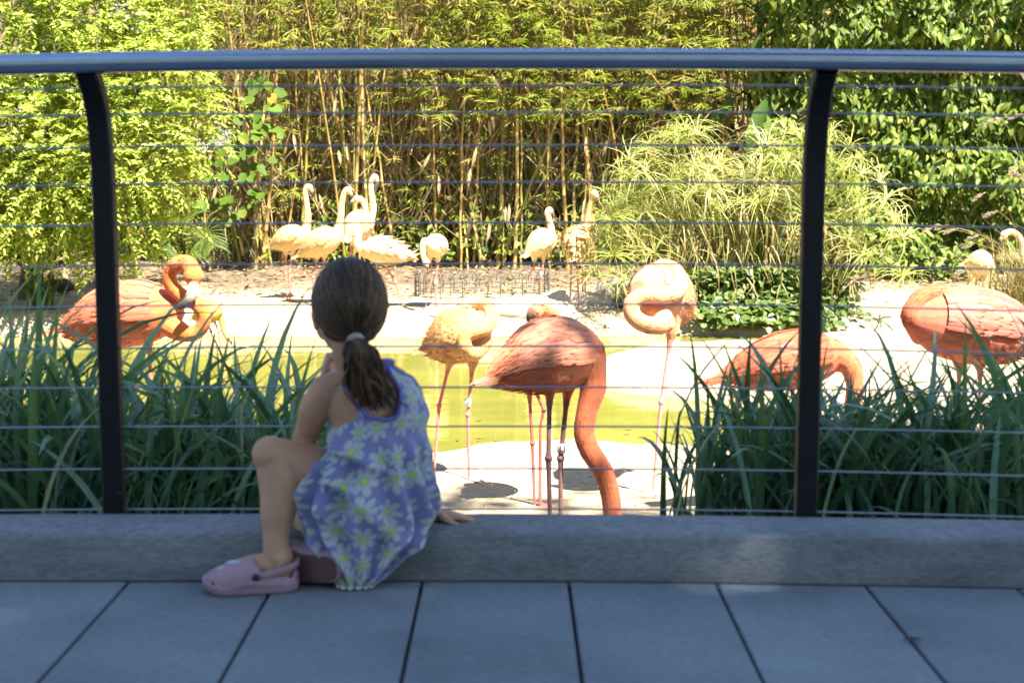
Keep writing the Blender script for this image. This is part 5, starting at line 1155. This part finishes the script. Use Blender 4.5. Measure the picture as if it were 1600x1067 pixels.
uvl = me.uv_layers.new(name='UVMap'); lv = np.empty(len(me.loops), dtype=np.int64); me.loops.foreach_get('vertex_index', lv)
U = np.array(uvs)[lv]; wrap = np.repeat((np.arange(NZ * NA) % NA) == NA - 1, 4); U[wrap & (U[:, 0] < .05), 0] += 2 * math.pi * .135
uvl.data.foreach_set('uv', U.astype(np.float32).ravel())
dress = link(bpy.data.objects.new('dress', me), girl)
so = dress.modifiers.new('cloth_thickness', 'SOLIDIFY'); so.thickness = .0022; so.offset = -1
top = vs[NZ * NA:]; edge = [p * 1.0 for p in top] + [top[0]]
mb = MB(); mb.loft(edge, .0042, n=6, caps=False, ref=(0, 0, 1)); mb.build('piping', M['piping'], dress)
mb = MB(); mb.loft([vs[i] for i in range(NA)] + [vs[0]], .0030, n=6, caps=False, ref=(0, 0, 1)); mb.build('hem', M['band'], dress)
# shoulder straps over the top
for xs_, xe in ((.78, 1), (-.68, 1)):
    def sp_(a): 
        j = int(round((a % (2 * math.pi)) / (2 * math.pi) * NA)) % NA; return top[j]
    ab = -math.acos(xs_) ; af = math.acos(xs_)
    b0, f0 = sp_(ab), sp_(af); mid = (b0 + f0) / 2 + Vector((0, 0, .004))
    mb = MB(); mb.tube([tuple(b0 + Vector((0, 0, -.02))), tuple(b0), tuple(mid), tuple(f0), tuple(f0 + Vector((0, 0, -.02)))], .017, n=10, sub=3, ref=(0, 0, 1), rb=[.004] * 5); mb.build('strap', M['piping'], dress)

# ---- hair
hair = MB()
def scalp(dv, k=1.0): return HC + hl * (dv.x * .0735 * k) + hf * (dv.y * .094 * k - .010) + hu * (dv.z * .090 * k + .012)
cap = MB(); n_ = 30; mm = 22; cv = []
for i in range(mm + 1):
    ph = math.pi * i / mm
    for j in range(n_):
        an = 2 * math.pi * j / n_; dv = Vector((math.sin(ph) * math.cos(an), math.sin(ph) * math.sin(an), math.cos(ph)))
        kk = .985
        if dv.y > .35 and dv.z < .55: kk = .80                       # leave the face free
        if dv.z < -.62: kk = .86
        cv.append(scalp(dv, kk))
cap.add(cv, [(i * n_ + j, (i + 1) * n_ + j, (i + 1) * n_ + (j + 1) % n_, i * n_ + (j + 1) % n_) for i in range(mm) for j in range(n_)], 0, .25)
tie_d = Vector((-.10, -.86, -.50)).normalized(); TIE = at(556, 531, HC.y - .083)
tl_ = TIE - HC; tie_d = Vector((tl_.dot(hl) / .0735, (tl_.dot(hf) + .010) / .094, (tl_.dot(hu) - .012) / .090)); tie_d.normalize()
cnt = 0
while cnt < 620:
    dv = Vector(rng.normal(size=3)).normalized()
    if dv.y > .15 and dv.z < .62 and not (abs(dv.x) > .80 and dv.y < .35 and dv.z > -.1): continue
    if dv.y > .62: continue
    if dv.z < -.68: continue
    if dv.dot(tie_d) > .93: continue
    cnt += 1; om = math.acos(max(-1, min(1, dv.dot(tie_d)))); P = []; R_ = []; k = 9; wv = random.uniform(1.0, 1.028); jx = random.gauss(0, .02)
    for i in range(k + 1):
        u = i / k; v = (dv * math.sin((1 - u) * om) + tie_d * math.sin(u * om)) / math.sin(om)
        v = (v + Vector((jx, 0, jx * .5)) * math.sin(math.pi * u)).normalized(); lift = wv + .02 * math.sin(math.pi * u) * random.random()
        P.append(scalp(v, lift) if i < k else TIE.lerp(scalp(v, 1.0), .6)); R_.append((.0034 if i else .0018) * (1 - .35 * u))
    hair.loft(P, R_, n=4, ref=(0, 0, 1), r=float(np.clip(random.gauss(.38, .24), 0, 1)))
b0 = len(cap.v); hair_all = MB(); hair_all.add(cap.v, cap.f, 0, .2); bb = len(hair_all.v); hair_all.v += hair.v; hair_all.f += [tuple(i + bb for i in f) for f in hair.f]; hair_all.m += hair.m; hair_all.rnd += hair.rnd
hair_o = hair_all.build('hair', M['hair'], girl)
# ponytail: wavy locks from the band down the back
pt = MB(); axis_p = [TIE, at(561, 548, HC.y - .105), at(570, 580, 2.985), at(580, 612, 2.985), at(588, 642, 2.99)]
AX, _ = cr([tuple(p) for p in axis_p], .01, 4)
for q in range(260):
    an = random.uniform(0, 6.28); rr = math.sqrt(random.random()); end = random.uniform(.72, 1.0) if random.random() < .8 else random.uniform(.5, .8); P = []; R_ = []; wph = random.uniform(0, 6.28); wa = random.uniform(.002, .009); k = 13; fl = random.gauss(.004, .018)
    for i in range(k + 1):
        u = i / k * end; f = u * (len(AX) - 1); a0 = int(min(f, len(AX) - 2)); c = AX[a0].lerp(AX[a0 + 1], f - a0)
        spread = np.interp(u, [0, .1, .35, .6, .85, 1], [.010, .017, .031, .038, .036, .030]) * rr
        P.append(c + Vector((math.cos(an) * spread + fl * u * u + wa * math.sin(wph + u * 14), math.sin(an) * spread * .55 - .004, wa * .5 * math.cos(wph + u * 11)))); R_.append(.0030 * (1 - .75 * max(0, (i / k - .6) / .4)))
    pt.loft(P, R_, n=4, ref=(0, 1, 0), r=float(np.clip(random.gauss(.42, .26), 0, 1)))
pt_o = pt.build('ponytail', M['hair'], girl)
mb = MB(); tp = [TIE + (hl * math.cos(2 * math.pi * i / 16) * .0125 + (hu * .8 + hf * -.5).normalized() * .0125 * math.sin(2 * math.pi * i / 16)) + Vector((0, -.004, -.002)) for i in range(17)]
mb.loft(tp, .0065, n=8, caps=False); mb.build('hair_tie', M['tie'], girl)

# ---- foam clogs
def clog(heel, toe, upv, flip=1):
    X = (toe - heel); L = X.length; X.normalize(); Z = (upv - X * upv.dot(X)).normalized(); Y = Z.cross(X)
    def q(u, w, z): return heel + X * (L * u) + Y * w * flip + Z * z
    def hw(u): return float(np.interp(u, [0, .04, .12, .3, .5, .7, .85, .95, 1], [.012, .024, .031, .032, .034, .042, .040, .026, .010]))
    def bow(u): return .006 * math.sin(math.pi * u)
    n = 28; S = 22
    up = MB(); us = np.linspace(.0, 1, S); vs = []
    def hgt(u): return float(np.interp(u, [0, .08, .2, .36, .44, .52, .62, .75, .88, .96, 1], [.036, .038, .036, .040, .062, .066, .060, .051, .043, .034, .02]))
    for u in us:
        for i in range(n + 1):
            a = math.pi * i / n; w = hw(u); ca, sa = math.cos(a), math.sin(a)
            vs.append(q(u, bow(u) + w * math.copysign(abs(ca) ** .7, ca) * 1.0, .014 + (hgt(u) - .014) * abs(sa) ** .75))
    fs = []
    for i in range(S - 1):
        um = (us[i] + us[i + 1]) / 2
        for j in range(n):
            am = (j + .5) / n
            if um < .46:
                lim = np.interp(um, [0, .1, .36, .46], [.0, .24, .30, .5])
                if lim < am < 1 - lim and um > .04: continue
            fs.append((i * (n + 1) + j, i * (n + 1) + j + 1, (i + 1) * (n + 1) + j + 1, (i + 1) * (n + 1) + j))
    up.add(vs, fs, 0, .5); sh = up.build('shoe', M['croc'], girl); md = sh.modifiers.new('foam', 'SOLIDIFY'); md.thickness = .0042; md.offset = 0
    so_ = MB(); pr = []
    for (zz, gr) in ((-.001, .90), (.0, .96), (.003, 1.0), (.012, 1.05), (.019, 1.06), (.022, 1.02), (.0225, .95)):
        pr.append((zz, gr))
    m = 44; vs = []
    for zz, gr in pr:
        for i in range(m):
            an = 2 * math.pi * i / m; u = .5 - .5 * math.cos(an); w = hw(u) * gr * (1 if math.sin(an) > 0 else -1) * (1 if abs(math.sin(an)) > 1e-6 else 0)
            toe_up = .010 * max(0, (u - .78) / .22) ** 2
            vs.append(q(.5 - (.5 + (gr - 1) * .25) * math.cos(an), bow(u) + w, zz + toe_up))
    k = len(pr); fs = [(a * m + i, a * m + (i + 1) % m, (a + 1) * m + (i + 1) % m, (a + 1) * m + i) for a in range(k - 1) for i in range(m)] + [tuple(range(m - 1, -1, -1)), tuple((k - 1) * m + i for i in range(m))]
    so_.add(vs, fs[:-2], 0, .5); so_.add(vs, [fs[-2]], 1, .5); so_.add(vs, [fs[-1]], 0, .5); so_.build('sole', [M['croc'], M['sole']], sh)
    st = MB(); P = []
    for i in range(15):
        a = math.pi * (i / 14); P.append(q(.43 - .445 * math.sin(a), math.cos(a) * .0375 + .003, .040 + .016 * math.sin(a) - .004 * abs(math.cos(a))))
    st.loft([tuple(p) for p in P], .0025, rb=.0075, ref=tuple(Z), n=10); st.build('heel_strap', M['croc'], sh)
    for sg in (-1, 1):
        rv = MB(); c = q(.43, .003 + sg * .0395, .037); rv.loft([c, c + Y * flip * sg * .003, c + Y * flip * sg * .0045], [.0078, .0078, .004], n=14, ref=tuple(Z)); rv.build('rivet', M['rivet'], sh)
    for (u, sg, z) in ((.93, 1, .026), (.87, 1, .026), (.77, 1, .025), (.93, -1, .026), (.87, -1, .026), (.77, -1, .025)):
        w = hw(u); hb = MB(); c = q(u, bow(u) + sg * (w * (.955 if u < .9 else .90) + .0006), z); d = (Y * flip * sg + X * max(0, (u - .7)) * 2.2 + Z * .35).normalized(); hb.loft([c - d * .002, c + d * .0022], .0044, n=10, ref=tuple(Z)); hb.build('vent_shade_disc', M['hole_shade'], sh)  # solid dark discs, painted shade of the open vents
    for (u, w, mt) in ((.80, .010, 'charm_a'), (.66, .004, 'charm_b'), (.72, -.018, 'charm_a')):
        ch = MB(); c = q(u, bow(u) + w, hgt(u) * (1 - .25 * (w / .04) ** 2) + .002); tz = (Z + X * .35).normalized()
        if mt == 'charm_a':
            for k_ in range(5): ch.ball(c + (X * math.cos(k_ * 1.257) + Y * math.sin(k_ * 1.257)) * .0058, .0042, .0042, .0028, n=8)
            ch.ball(c + tz * .0022, .0036, n=8, m=1)
        else: ch.tube([tuple(c - X * .009), tuple(c), tuple(c + X * .009)], [.0048, .0058, .0048], n=8, sub=2)
        ch.build('charm', [M[mt], M['charm_y']], sh)
    return sh
clog(Vector((at(466, 905, 3.0).x, 2.995, .0015)), Vector((at(322, 905, 3.0).x, 2.975, .0015)), Vector((0, 0, 1)))
clog(at(530, 889, 2.962), at(530, 889, 2.962) + Vector((-.160, .085, -.002)), Vector((.47, .86, .16)), -1)
